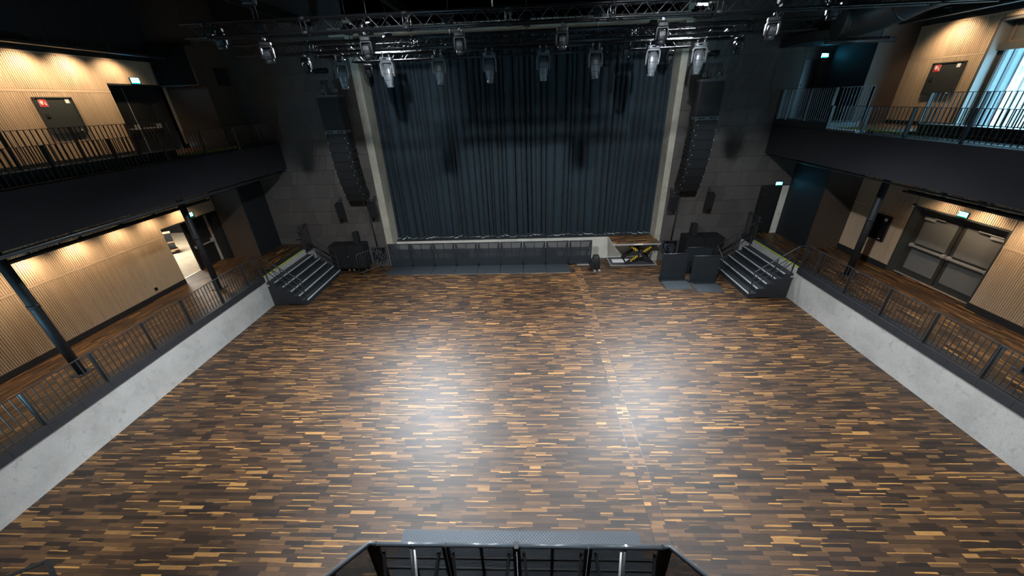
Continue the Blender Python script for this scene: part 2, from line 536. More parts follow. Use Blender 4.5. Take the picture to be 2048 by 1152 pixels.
# pit floor: the nearest planks one by one, the rest joined
floor = struct(B(PL - 0.1, PR + 0.1, -5, YS, -0.2, -0.012).build('floor', M['black']))
TX0, TX1 = 2.16, 2.43
allp = rows(PL, TX0 - 0.012, 2.0, YS, seed=11) + rows(TX1 + 0.012, PR, 2.0, YS, seed=12)
near = [q for q in allp if 3.12 < q[2] < 3.9 and not (-2.6 < (q[0] + q[1]) / 2 < 2.15) and abs((q[0] + q[1]) / 2) < 8.6]
near.sort(key=lambda q: q[2])
near = near[:299]
ns = set(near)
stuff(put('parquet_field', plank_mesh('parquet_field', [q for q in allp if q not in ns], M['parquet'], 'X', seed=5), floor))
for i, q in enumerate(near):
    put('plank', plank_mesh('plank', [q], M['parquet'], 'X', seed=900 + i), floor)
stuff(put('parquet_field', plank_mesh('parquet_field', rows(PL, PR, -5, 2.0, wd=0.14, seed=14), M['parquet'], 'X', seed=6), floor))
# cable duct cover running along the pit floor
t = thing('cable_duct_cover', 'long strip of parquet with thin metal edges running along the pit floor', 'cable cover', (0, 0, 0))
stuff(put('cover_plank', plank_mesh('cover_plank', rows(TX0, TX1, 2.0, 15.85, wd=0.07, seed=21), M['ramp_parquet'], 'X', z=0.002, seed=22), t))
for x in (TX0 - 0.006, TX1 + 0.006):
    B(x - 0.004, x + 0.004, 2.0, 15.85, -0.012, 0.003).build('metal_edge', M['shell'], t)

# side floors (planks run along the hall)
def side_floor(name, x0, x1, y0, y1, z, seed, m='parquet'):
    o = struct(B(x0, x1, y0, y1, z - 0.25, z - 0.012).build(name, M['black']))
    stuff(put('parquet_field', plank_mesh('parquet_field', rows(x0, x1, y0, y1, 'Y', seed=seed), M[m], 'Y', z=z, seed=seed + 1), o))
    return o
side_floor('floor_left', XL - 0.45, PL - 0.30, 3.5, YB, F1, 31)
side_floor('floor_right', PR + 0.30, XR + 0.35, 3.5, YB, F1, 41)

# pit walls with coping panels
def pit_wall(side, x, sgn, y_open0, y_open1):
    o = struct(MB().box(min(x, x + sgn * 0.3), max(x, x + sgn * 0.3), -5, y_open0, 0, 1.06).box(min(x, x + sgn * 0.3), max(x, x + sgn * 0.3), y_open1, YB, 0, 1.06)
               .box(min(x, x + sgn * 0.3), max(x, x + sgn * 0.3), y_open0, y_open1, 0, 1.235).build('wall_pit_' + side, M['concrete']))
    n = int((y_open0 - 3.2) / 0.655)
    for k in range(n + 1):
        y1 = y_open0 - k * 0.655
        B(min(x - sgn * 0.03, x + sgn * 0.30), max(x - sgn * 0.03, x + sgn * 0.30), y1 - 0.650, y1, 1.06, 1.265).build('coping_panel', M['coping'], o)
    B(min(x - sgn * 0.03, x + sgn * 0.30), max(x - sgn * 0.03, x + sgn * 0.30), y_open1, YB, 1.06, 1.265).build('coping_panel', M['coping'], o)
    B(min(x + sgn * 0.0, x + sgn * 0.32), max(x, x + sgn * 0.32), y_open0, y_open1, 1.235, 1.252).build('landing_strip', M['rubber'], o)
    B(min(x - sgn * 0.004, x + sgn * 0.05), max(x - sgn * 0.004, x + sgn * 0.05), y_open0 + 0.05, y_open1 - 0.05, 1.252, 1.256).build('yellow_edge_strip', M['yellow'], o)
    return o
pit_wall('left', PL, -1, 12.42, 15.42)
pit_wall('right', PR, 1, 12.32, 15.28)

# slatted side walls
SW, SP = 0.036, 0.05
def slat_fill(parent, x, sgn, y0, y1, z0, z1, single=True):
    n = max(1, int(round((y1 - y0) / SP)))
    st = (y1 - y0) / n
    if single:
        me = boxmesh('slat', 0.022, SW, z1 - z0, M['slat'])
        for k in range(n):
            put('slat', me, parent, (x + sgn * 0.011, y1 - (st - SW) / 2 - SW / 2 - k * st, z0))
    else:
        mb = MB()
        for k in range(n):
            yy = y1 - (st - SW) / 2 - k * st
            mb.box(min(x, x + sgn * 0.022), max(x, x + sgn * 0.022), yy - SW, yy, z0, z1)
        stuff(mb.build('slat_field', M['slat'], parent))
def rail_trim(parent, x, sgn, y0, y1, z0, z1, name='trim_rail'):
    B(min(x - sgn * 0.004, x + sgn * 0.022), max(x - sgn * 0.004, x + sgn * 0.022), y0, y1, z0, z1).build(name, M['slat'], parent)
def backing(name, sgn, x, boxes):
    mb = MB()
    for y0, y1, z0, z1 in boxes:
        mb.box(min(x + sgn * 0.0225, x + sgn * 0.14), max(x + sgn * 0.0225, x + sgn * 0.14), y0, y1, z0, z1)
    return struct(mb.build(name, M['black']))
# left, lower: door opening 12.05..14.52 up to 3.35
wl = backing('wall_left', -1, XL, ((-5, 12.05, F1, 4.7), (12.05, 14.52, 3.35, 4.7), (14.52, YB, F1, 4.7)))
slat_fill(wl, XL, -1, 6.3, 12.05, 1.43, 3.085)
slat_fill(wl, XL, -1, 6.3, 12.05, 3.15, 4.3)
slat_fill(wl, XL, -1, 12.05, 14.64, 3.37, 4.3)
slat_fill(wl, XL, -1, 3.5, 6.3, 1.43, 3.085, False)
slat_fill(wl, XL, -1, 3.5, 6.3, 3.15, 4.3, False)
rail_trim(wl, XL, -1, 3.5, 12.05, 3.09, 3.145)
struct(B(XL - 0.02, XL + 0.012, 3.5, 12.05, F1, 1.42).build('baseboard_left', M['black']))
B(XL - 0.001, XL + 0.02, 9.7, 9.715, 1.43, 3.085).build('joint_strip', M['slat'], wl)
# left, balcony: door 12.6..14.53 up to 7.89
wlu = backing('wall_left_balcony', -1, XL, ((-5, 12.6, F2, TOP), (12.6, 14.53, 7.89, TOP), (14.53, YB, F2, TOP)))
slat_fill(wlu, XL, -1, 8.3, 12.6, 5.95, 7.645)
slat_fill(wlu, XL, -1, 8.3, 12.6, 7.715, 8.55)
slat_fill(wlu, XL, -1, 12.6, 14.53, 7.91, 8.55)
slat_fill(wlu, XL, -1, 14.53, 14.66, 5.95, 7.645)
slat_fill(wlu, XL, -1, 14.53, 14.66, 7.715, 8.55)
slat_fill(wlu, XL, -1, 4, 8.3, 5.95, 7.645, False)
slat_fill(wlu, XL, -1, 4, 8.3, 7.715, 8.55, False)
rail_trim(wlu, XL, -1, 4, 12.6, 7.65, 7.71)
rail_trim(wlu, XL, -1, 14.53, 14.66, 7.65, 7.71)
rail_trim(wlu, XL, -1, 4, 14.82, 8.555, 8.60, 'top_trim')
struct(B(XL - 0.02, XL + 0.012, 4, 12.6, F2, 5.94).build('baseboard_left_balcony', M['black']))
# right, lower: door 9.40..12.0 up to 3.5
wr = backing('wall_right', 1, XR, ((-5, 9.40, F1, 4.7), (9.40, 12.0, 3.52, 4.7), (12.0, YB, F1, 4.7)))
slat_fill(wr, XR, 1, 6.6, 9.38, 1.44, 3.075)
slat_fill(wr, XR, 1, 6.6, 9.38, 3.145, 4.3)
slat_fill(wr, XR, 1, 12.02, 14.22, 1.44, 3.075)
slat_fill(wr, XR, 1, 12.02, 14.22, 3.145, 4.3)
slat_fill(wr, XR, 1, 9.40, 12.0, 3.54, 4.3)
slat_fill(wr, XR, 1, 3.5, 6.6, 1.44, 3.075, False)
slat_fill(wr, XR, 1, 3.5, 6.6, 3.145, 4.3, False)
rail_trim(wr, XR, 1, 3.5, 9.38, 3.08, 3.14)
rail_trim(wr, XR, 1, 12.02, 14.22, 3.08, 3.14)
struct(MB().box(XR - 0.012, XR + 0.02, 3.5, 9.38, F1, 1.43).box(XR - 0.012, XR + 0.02, 12.02, 14.22, F1, 1.43).build('baseboard_right', M['black']))
# right, balcony: window 7.8..12.0 up to 8.45
wru = backing('wall_right_balcony', 1, XR, ((-5, 7.8, F2, TOP), (7.8, 12.0, 8.42, TOP), (12.0, YB, F2, TOP)))
slat_fill(wru, XR, 1, 12.02, 14.28, 5.93, 7.635)
slat_fill(wru, XR, 1, 12.02, 14.28, 7.69, 8.52)
slat_fill(wru, XR, 1, 8.0, 12.0, 8.44, 8.52)
rail_trim(wru, XR, 1, 12.02, 14.28, 7.64, 7.685)
rail_trim(wru, XR, 1, 7.8, 14.28, 8.525, 8.57, 'top_trim')
struct(B(XR - 0.012, XR + 0.02, 12.02, 14.25, F2, 5.92).build('baseboard_right_balcony', M['black']))

# outer shell: dark walls, ceilings
struct(MB().box(-13.6, 13.2, -5.2, -5.0, -0.2, TOP).build('wall_rear', M['void']))
struct(MB().box(-13.6, 13.2, -5.2, 20, TOP, TOP + 0.2).build('ceiling', M['void']))
struct(MB().box(-13.6, PL - 0.05, 19.8, 20, 0, TOP).box(PL - 0.05, 13.2, 19.8, 20, 0, TOP).build('wall_stage_rear', M['void']))
struct(MB().box(-13.6, -11.7, YB + 0.03, YB + 0.2, 0, TOP).box(11.2, 13.2, YB + 0.03, YB + 0.2, 0, TOP).build('wall_aisle_ends', M['void']))
struct(MB().box(-6.9, -6.6, YB + 0.3, 20, 0, TOP).box(6.1, 6.4, YB + 0.3, 20, 0, TOP).build('wall_stage_sides', M['void']))

# balconies
def balcony(side, x0, x1, xf, sgn):
    o = struct(B(min(x0, x1), max(x0, x1), -5, YB, 4.72, F2 - 0.02).build('balcony_' + side, M['void']))
    B(min(xf, xf - sgn * 0.06), max(xf, xf - sgn * 0.06), -5, YB - 0.005, 4.70, 5.74).build('fascia', M['fascia'], o)
    return o
bl = balcony('left', -13.1, -10.40, -10.40, -1)
br = balcony('right', 12.6, 9.86, 9.86, 1)
for b_, x0, x1, y0, y1 in ((bl, -12.95, -10.8, 11.8, 14.65), (br, 10.3, 12.45, 12.0, 14.2)):
    stuff(put('parquet_field', plank_mesh('parquet_field', rows(x0, x1, y0, y1, 'Y', seed=51), M['parquet'], 'Y', z=F2 + 0.05, th=0.06, seed=52), b_))
B(-10.84, -10.80, 11.9, 14.25, F2 + 0.015, F2 + 0.065).build('yellow_edge_strip', M['yellow'], bl)
B(10.27, 10.31, 11.2, 13.35, F2 + 0.015, F2 + 0.065).build('yellow_edge_strip', M['yellow'], br)
MB().box(-11.3, -11.05, -5, 11.95, F2, 6.0).box(-11.05, -10.85, -5, 11.95, F2 - 0.02, 5.80).build('raised_step', M['nightblue'], bl)
MB().box(11.02, 11.3, -5, 11.55, F2, 6.0).box(10.85, 11.02, -5, 11.55, F2 - 0.02, 5.80).build('raised_step', M['coping'], br)
B(-11.06, -11.04, -5, 11.95, 5.985, 6.003).build('step_nosing', M['alu'], bl)
B(11.005, 11.025, -5, 11.55, 5.985, 6.003).build('step_nosing', M['alu'], br)
B(9.84, 10.9, 13.4, YB, F2 - 0.02, 5.96).build('end_platform', M['coping'], br)
B(9.9, 10.8, 12.2, 13.38, F2 - 0.02, F2 + 0.03).build('landing', M['nosing'], br)

# dark wall blocks at the stage ends of the side aisles
MBk = MB().box(-13.05, -11.75, 14.66, YB - 0.01, F1, 4.66).box(-13.05, -11.40, 14.66, YB - 0.01, F2, TOP)
struct(MBk.build('wall_block_left', M['block']))
B(-11.75, -11.735, 14.66, YB - 0.01, F1, 4.66).build('blue_face', M['nightblue'], bpy.data.objects['wall_block_left'])
blk = struct(MB().box(11.2, 12.55, 14.22, YB - 0.01, F1, 4.66).box(11.32, 12.55, 14.28, YB - 0.01, F2, TOP).build('wall_block_right', M['block']))
B(11.185, 11.2, 14.22, YB - 0.01, F1, 4.66).build('blue_face', M['nightblue'], blk)
B(11.305, 11.32, 14.28, YB - 0.01, F2, 8.3).build('blue_face', M['nightblue'], blk)

# boarded walls beside the stage
def boarded(name, xa, xb, cut, seed):
    rnd = random.Random(seed)
    lo = struct(MB().box(xa, xb, YB + 0.03, YB + 0.33, 0, TOP).build(name, M['black']))
    z0 = 0.99 - 0.598 * 2
    while z0 < 9.9:
        za, zb = max(z0, 0.0), min(z0 + 0.598, 10.2)
        z0 += 0.598
        if zb < 0.05:
            continue
        spans = cut(za, zb)
        for (sa, sb, sza, szb) in spans:
            bx, tx = sa, sa
            while bx < sb - 0.01:
                wd = rnd.uniform(0.16, 0.62)
                nb = bx + wd
                nt_ = nb + rnd.choice((0.0, 0.02, 0.16, 0.24, 0.10, -0.06))
                if nt_ - tx < 0.06:
                    nt_ = tx + 0.06
                if nb > sb - 0.14 or nt_ > sb - 0.14:
                    nb = nt_ = sb
                g = 0.004
                y0, y1 = YB - rnd.uniform(0, 0.004), YB + 0.03
                k_ = 0.0025
                P = ((bx + k_, y0, sza + g), (nb - k_, y0, sza + g), (nb - k_, y1, sza + g), (bx + k_, y1, sza + g),
                     (tx + k_, y0, szb - g), (nt_ - k_, y0, szb - g), (nt_ - k_, y1, szb - g), (tx + k_, y1, szb - g))
                MB().hexa(P).build('board', M['board'], lo)
                bx, tx = nb, nt_
    return lo
def cutL(za, zb):
    if zb <= 1.3:
        return [(PL, -6.64, za, zb)]
    return [(-11.75, -6.64, za, zb)] if zb < 4.66 or za > 5.6 else [(-10.4, -6.64, za, zb)]
def cutR(za, zb):
    if zb <= 1.3:
        return [(6.08, PR, za, zb)]
    if zb <= 3.45:
        return [(6.08, 10.02, za, zb)]
    if zb < 4.66:
        return [(6.08, 11.2, za, zb)]
    if za < 5.6:
        return [(6.08, 9.86, za, zb)]
    if zb < 7.6:
        return [(6.08, 10.36, za, zb)]
    if za < 7.9:
        return [(6.08, 10.36, za, zb), (10.36, 11.3, 7.92, zb)]
    return [(6.08, 11.3, za, zb)]
boarded('wall_stage_left', -11.75, -6.6, cutL, 61)
boarded('wall_stage_right', 6.1, 11.3, cutR, 62)

# stage: front wall, deck, portal pillars, lintel
struct(B(-6.62, 6.08, YS, YS + 0.25, 0, 1.10).build('wall_stage_front', M['stagewall']))
sf = struct(B(-6.62, 6.12, YS + 0.02, 19.8, 1.0, 1.12).build('floor_stage', M['rubber']))
B(-6.33, 5.85, YS - 0.03, YS + 0.03, 1.085, 1.128).build('stage_lip', M['steel'], sf)
struct(B(-6.64, -6.33, YB - 0.02, YS + 0.6, 0, 9.9).build('trim_1', M['pillar']))
struct(B(5.83, 6.08, YB - 0.02, YS + 0.6, 0, 9.9).build('trim_2', M['pillar']))
struct(MB().box(-7.2, 6.6, YB - 0.1, YB + 0.3, 9.3, 9.56).build('trim_3', M['pillar']))

# ------------------------------------------------------------------ railings
def railing(label, x, y0, y1, z0, z1, posts, sgn, pitch=0.12, zpost=None, name='railing', axis='Y', foot=0.03):
    """straight railing along Y (axis Y, at x) or along X (axis X, at y=x); sgn: side on which the posts sit"""
    t = thing(name, label, 'railing', (0, 0, 0))
    def P(a, z):
        return (x, a, z) if axis == 'Y' else (a, x, z)
    lo, hi = min(y0, y1), max(y0, y1)
    m = MB()
    if axis == 'Y':
        m.box(x - 0.022, x + 0.022, lo, hi, z1 - 0.012, z1)
    else:
        m.box(lo, hi, x - 0.022, x + 0.022, z1 - 0.012, z1)
    m.build('top_rail', M['steel'], t)
    m = MB()
    zb = z0 + foot
    if axis == 'Y':
        m.box(x - 0.015, x + 0.015, lo, hi, zb, zb + 0.012)
    else:
        m.box(lo, hi, x - 0.015, x + 0.015, zb, zb + 0.012)
    m.build('bottom_rail', M['steel'], t)
    for a in posts:
        me = boxmesh('post', *((0.085, 0.022) if axis == 'Y' else (0.022, 0.085)), z1 - 0.012 - (zpost or z0), M['steel'])
        put('post', me, t, P(a, zpost or z0))
    bal = boxmesh('baluster', 0.016, 0.016, z1 - 0.012 - zb - 0.012, M['steel'])
    n = int(round((hi - lo) / pitch))
    for k in range(1, n):
        a = lo + (hi - lo) * k / n
        if min([abs(a - q) for q in posts] + [9]) < 0.045:
            continue
        put('baluster', bal, t, P(a, zb + 0.012))
    return t
pl_ = [12.37, 11.65, 10.39, 9.09, 7.85, 6.56, 5.24, 3.93]
railing('black baluster railing on the concrete ledge below the left balcony', -10.24, 3.4, 12.37, 1.265, 2.13, pl_, -1)
pr_ = [12.30, 11.63, 10.34, 9.04, 7.77, 6.47, 5.17, 3.88]
railing('black baluster railing on the concrete ledge below the right balcony', 9.80, 3.4, 12.30, 1.265, 2.12, pr_, 1)
railing('long low railing along the edge of the left balcony', -10.43, 5.0, 16.08, 5.74, 6.50, [16.05, 15.2, 13.9, 12.3, 10.9, 9.5, 8.1, 6.7, 5.3], -1, 0.115)
railing('second railing behind the left balcony edge, on the raised step', -11.08, 5.0, 12.1, 6.0, 6.80, [12.05, 10.75, 9.35, 8.0, 6.6, 5.3], -1, 0.115)
railing('low railing along the front edge of the right balcony', 9.89, 4.6, 13.40, 5.74, 6.47, [13.36, 11.95, 10.6, 9.2, 7.8, 6.4, 5.0], 1, 0.115)
railing('second railing before the tall window, on the raised step', 11.05, 4.6, 11.58, 6.0, 6.77, [11.55, 10.2, 8.85, 7.5, 6.1, 4.8], 1, 0.115)
railing('tall railing around the end platform of the right balcony, facing the hall', 9.87, 13.40, 16.10, 5.96, 6.98, [16.05, 15.58, 14.55, 13.42], 1, 0.10)
railing('short return railing across the end of the right balcony', 13.40, 9.95, 10.98, 5.96, 6.98, [10.96], 1, 0.10, axis='X')
railing('small railing on the ledge behind the stairs under the left balcony', -10.24, 15.45, 16.10, 1.265, 2.27, [15.47, 16.08], -1, 0.10)
railing('small railing on the ledge behind the stairs under the right balcony', 9.80, 15.30, 16.10, 1.265, 2.27, [15.32, 16.08], 1, 0.10)
# corner of a railing at the lower left edge of the picture
t = thing('guard_rail', 'corner of a dark flat guard rail standing in the pit near the camera', 'railing', (0, 0, 0))
MB().bar((-7.41, 2.83, 1.0), (-8.05, 2.45, 1.0), 0.06, 0.012).build('top_rail', M['steel'], t)
MB().bar((-7.41, 2.83, 1.0), (-6.60, 2.36, 1.0), 0.06, 0.02).build('top_rail', M['steel'], t)
MB().bar((-7.14, 2.66, 0.97), (-7.75, 2.30, 0.97), 0.05, 0.012).build('inner_rail', M['steel'], t)
MB().box(-8.08, -8.03, 2.43, 2.48, 0, 0.995).box(-6.63, -6.58, 2.34, 2.39, 0, 0.995).build('post', M['steel'], t)

# ------------------------------------------------------------------ stairs
def stairs(side, x0, sgn, y0, y1):
    """x0: foot of the first riser; rises towards sgn"""
    t = thing('stairs', 'five dark steps with pale nosings up to the %s side floor' % side, 'stairs', (0, 0, 0))
    rz, tr = 0.2, 0.27
    e = lambda a: x0 + sgn * a
    for k in range(5):
        z = rz * (k + 1)
        xa, xb = e(tr * k), e(tr * (k + 1) + (0.05 if k == 4 else 0.0))
        tb = B(min(xa, xb), max(xa, xb), y0 + 0.02, y1 - 0.02, z - 0.03, z).build('tread', M['rubber'], t)
        B(min(xa - sgn * 0.008, xa + sgn * 0.032), max(xa - sgn * 0.008, xa + sgn * 0.032), y0 + 0.02, y1 - 0.02, z - 0.028, z + 0.005).build('nosing', M['nosing'], tb)
        B(min(xa, xa + sgn * 0.02), max(xa, xa + sgn * 0.02), y0 + 0.02, y1 - 0.02, z - rz, z - 0.03).build('riser', M['riser'], t)
    for ya in (y0, y1 - 0.02):
        pts = [(e(-0.01), ya, 0.0)]
        for k in range(5):
            pts += [(e(tr * k - 0.01), ya, rz * (k + 1) + 0.004), (e(tr * (k + 1) - 0.01), ya, rz * (k + 1) + 0.004)]
        pts += [(e(tr * 5 + 0.05), ya, rz * 5 + 0.004), (e(tr * 5 + 0.05), ya, 0.0)]
        # side cheek as strips, one per step
        m = MB()
        for k in range(5):
            xa, xb = e(tr * k - 0.012), e(tr * (k + 1) - 0.012 + (0.05 if k == 4 else 0))
            m.box(min(xa, xb), max(xa, xb), ya, ya + 0.02, 0.0 if not 1 <= k <= 2 else 0.045, rz * (k + 1) + 0.004)
        m.build('side_cheek', M['coping'], t)
    MB().box(min(e(1.30), e(1.38)), max(e(1.30), e(1.38)), y0 - 0.03, y0 - 0.005, 0.86, 0.93).build('hook', M['alu'], t)
    for ya, nm in ((y0 + 0.04, 'near'), (y1 - 0.05, 'far')):
        f = lambda a, z: (e(a), ya, z)
        slope = rz / tr
        zr = lambda a: 0.2 + slope * a
        h = MB().bar(f(0.0, zr(0) + 0.87), f(1.33, zr(1.33) + 0.87), 0.045, 0.014).build('handrail', M['steel'], t)
        for a in (0.02, 0.70, 1.31):
            zb = 0.205 + rz * min(4, int((a + 0.001) / tr))
            B(e(a) - 0.02, e(a) + 0.02, ya - 0.008, ya + 0.008, zb, zr(a) + 0.86).build('post', M['steel'], h)
        MB().bar(f(1.33, zr(1.33) + 0.87), f(1.62, zr(1.33) + 0.87), 0.045, 0.014).build('level_rail', M['steel'], h)
        for dz in (0.30, 0.58):
            MB().bar(f(0.02, zr(0.02) + dz), f(1.31, zr(1.31) + dz), 0.014, 0.025).build('middle_rail', M['steel'], h)
stairs('left', -8.79, -1, 12.44, 15.41)
stairs('right', 8.29, 1, 12.36, 15.24)

# ------------------------------------------------------------------ columns
def column(x, y, label):
    t = thing('column', label, 'column', (x, y, F1))
    MB().tube([(0, 0, 0.0), (0, 0, 3.41)], 0.095, 20).build('shaft', M['black'], t)
    MB().tube([(0, 0, 1.90), (0, 0, 2.0)], 0.102, 20).build('collar', M['black'], t)
    MB().box(-0.17, 0.17, -0.17, 0.17, 0.0, 0.02).build('base_plate', M['black'], t)
    for a in (-0.13, 0.13):
        for b_ in (-0.13, 0.13):
            MB().tube([(a, b_, 0.02), (a, b_, 0.045)], 0.014, 6).build('bolt', M['shell'], t)
column(-11.30, 6.89, 'round black column before the slatted wall, nearest on the left side')
column(-11.28, 11.54, 'round black column beside the open door of the left aisle')
column(10.93, 11.67, 'round black column in front of the fire cabinet in the right aisle')
column(10.93, 6.62, 'round black column at the right edge, foot behind the railing')

# ------------------------------------------------------------------ stage curtain
m = MB()
nx, nz = 1100, 26
x0, x1, zt, zb_ = -6.36, 5.86, 9.75, 1.145
rnd = random.Random(4)
knots = [x0]
while knots[-1] < x1:
    knots.append(knots[-1] + rnd.choice((0.15, 0.2, 0.24, 0.28, 0.34, 0.40)))
amp = [rnd.uniform(0.55, 1.0) for _ in knots]
skew = [rnd.uniform(0.35, 0.65) for _ in knots]
def fold(x, z):
    lo = 0
    for k in range(len(knots) - 1):
        if knots[k] <= x < knots[k + 1]:
            lo = k
            break
    u_ = (x - knots[lo]) / (knots[lo + 1] - knots[lo])
    s_ = skew[lo]
    u_ = u_ / s_ * 0.5 if u_ < s_ else 0.5 + (u_ - s_) / (1 - s_) * 0.5
    vf = 0.06 + 0.22 * ((amp[lo] * 7.31) % 1.0)
    tt = min(1.0, max(0.0, (u_ - vf) / (1 - 2 * vf)))
    d = math.sin(PI * tt) ** 0.40 * amp[lo] * min(1.0, (knots[lo + 1] - knots[lo]) / 0.24)
    h = (z - zb_) / (zt - zb_)
    w_ = knots[lo + 1] - knots[lo]
    return 17.22 - 0.50 * d * (0.70 + 0.30 * (1 - h)) + 0.03 * math.sin(1.7 * x + 3 * h), -0.15 * w_ * math.sin(2 * PI * u_)
V = []
for j in range(nz + 1):
    h = j / nz
    z = zb_ + (zt - zb_) * h
    for i in range(nx + 1):
        x = x0 + (x1 - x0) * i / nx
        dx = 0.05 * math.sin(2.3 * x + 1.1) * (1 - h) ** 2
        fy, fx = fold(x, z)
        V.append((x + dx + fx, fy, z + (0.014 * math.sin(5 * x) if j == 0 else 0)))
m.v = V
for j in range(nz):
    for i in range(nx):
        a = j * (nx + 1) + i
        m.f.append((a, a + 1, a + nx + 2, a + nx + 1))
        m.sm.append(True)
t = thing('stage_curtain', 'floor length dark blue pleated velvet curtain closing the stage', 'curtain', (0, 0, 0))
m.build('drape', M['velvet'], t)
hm = MB()
for i in range(0, nx):
    if True:
        a, b_ = V[i], V[i + 1]
        for q in ((a, b_),):
            hm.poly(((q[0][0], q[0][1] + 0.03, 1.124), (q[1][0], q[1][1] + 0.03, 1.124), (q[1][0], q[1][1] + 0.03, q[1][2] + 0.02), (q[0][0], q[0][1] + 0.03, q[0][2] + 0.02)))
            hm.poly(((q[0][0], q[0][1] - 0.012, 1.1225), (q[1][0], q[1][1] - 0.012, 1.1225), (q[1][0], q[1][1] + 0.035, 1.1225), (q[0][0], q[0][1] + 0.035, 1.1225)))
hm.build('hem_band', M['hem'], t)

# ------------------------------------------------------------------ trusses
def truss(name, label, y, z, x0, x1, joints, m, individual=True, s=0.24):
    t = thing(name, label, 'truss', (0, 0, 0))
    cs = [(y - s / 2, z), (y + s / 2, z), (y - s / 2, z + s), (y + s / 2, z + s)]
    for cy, cz in cs:
        MB().tube([(x0, cy, cz), (x1, cy, cz)], 0.025, 10).build('chord', m, t)
    faces = [(cs[0], cs[2]), (cs[1], cs[3]), (cs[0], cs[1]), (cs[2], cs[3])]
    mm = MB()
    n = int((x1 - x0) / (s * 0.95))
    st = (x1 - x0) / n
    for fi, (a, b_) in enumerate(faces):
        for k in range(n):
            p0, p1 = (a, b_) if (k + fi) % 2 == 0 else (b_, a)
            q0, q1 = (x0 + k * st, *p0), (x0 + (k + 1) * st, *p1)
            if individual and fi == 0:
                MB().tube([q0, q1], 0.009, 6, False).build('brace', m, t)
            else:
                mm.tube([q0, q1], 0.009, 5, False)
    stuff(mm.build('bracing', m, t))
    for xj in joints:
        g = MB()
        for d in (-0.05, 0.05):
            g.tube([(xj + d, cs[0][0], z), (xj + d, cs[0][0], z + s)], 0.012, 6).tube([(xj + d, cs[1][0], z), (xj + d, cs[1][0], z + s)], 0.012, 6)
            g.tube([(xj + d, cs[0][0], z), (xj + d, cs[1][0], z)], 0.012, 6)
        for cy, cz in cs:
            g.tube([(xj - 0.06, cy, cz), (xj + 0.06, cy, cz)], 0.033, 8)
        g.build('joint_frame', M['shell2'], t)
    return t
ZT = 8.37
truss('lighting_truss', 'long black box truss nearest the camera, carrying the two lit work lamps', 9.0, ZT, -7.0, 9.2, (-6.55, -4.45, -2.35, -0.3, 1.75, 3.8, 5.9, 8.0), M['truss'])
truss('lighting_truss', 'black box truss in the middle row, reaching furthest to both sides', 12.0, ZT, -8.1, 7.7, (-6.0, -3.0, 0.0, 3.0, 6.0), M['truss'], False)
truss('lighting_truss', 'black box truss carrying the row of eight moving heads before the curtain', 13.0, ZT, -6.35, 6.1, (-6.28, -2.4, 1.95, 6.03), M['truss'])
truss('lighting_truss', 'thin black truss deepest in the dark, right before the curtain', 14.9, ZT, -6.0, 5.6, (-3.0, 0.0, 3.0), M['truss'], False)
# hoists: chain motor and chain from each truss to the ceiling
def hoist(x, y, label, z=ZT + 0.24):
    t = thing('chain_hoist', label, 'hoist', (x, y, z))
    MB().tube([(0, 0, 0.0), (0, 0, 0.28)], 0.012, 6).build('sling', M['steel'], t)
    MB().box(-0.11, 0.11, -0.09, 0.09, 0.28, 0.56).build('motor', M['shell2'], t, bevel=0.02)
    MB().tube([(-0.11, 0, 0.42), (-0.19, 0, 0.42)], 0.07, 12).build('motor_end', M['shell2'], t)
    MB().tube([(0, 0, 0.56), (0, 0, TOP - z)], 0.008, 6).build('chain', M['steel'], t)
for x, a in ((-5.5, 'far left'), (-0.6, 'middle'), (4.4, 'right')):
    hoist(x, 9.0, 'black chain motor above the nearest truss, %s one' % a)
for x, a in ((-7.2, 'leftmost'), (-2.0, 'left middle'), (2.0, 'right middle'), (6.8, 'rightmost')):
    hoist(x, 12.0, 'black chain motor above the middle truss, %s one' % a)
for x, a in ((-5.2, 'left'), (0.1, 'middle'), (5.0, 'right')):
    hoist(x, 13.0, 'black chain motor above the moving head truss, %s one' % a)
for x, a in ((-4.6, 'left'), (4.3, 'right')):
    hoist(x, 14.9, 'black chain motor above the deepest truss, %s one' % a)

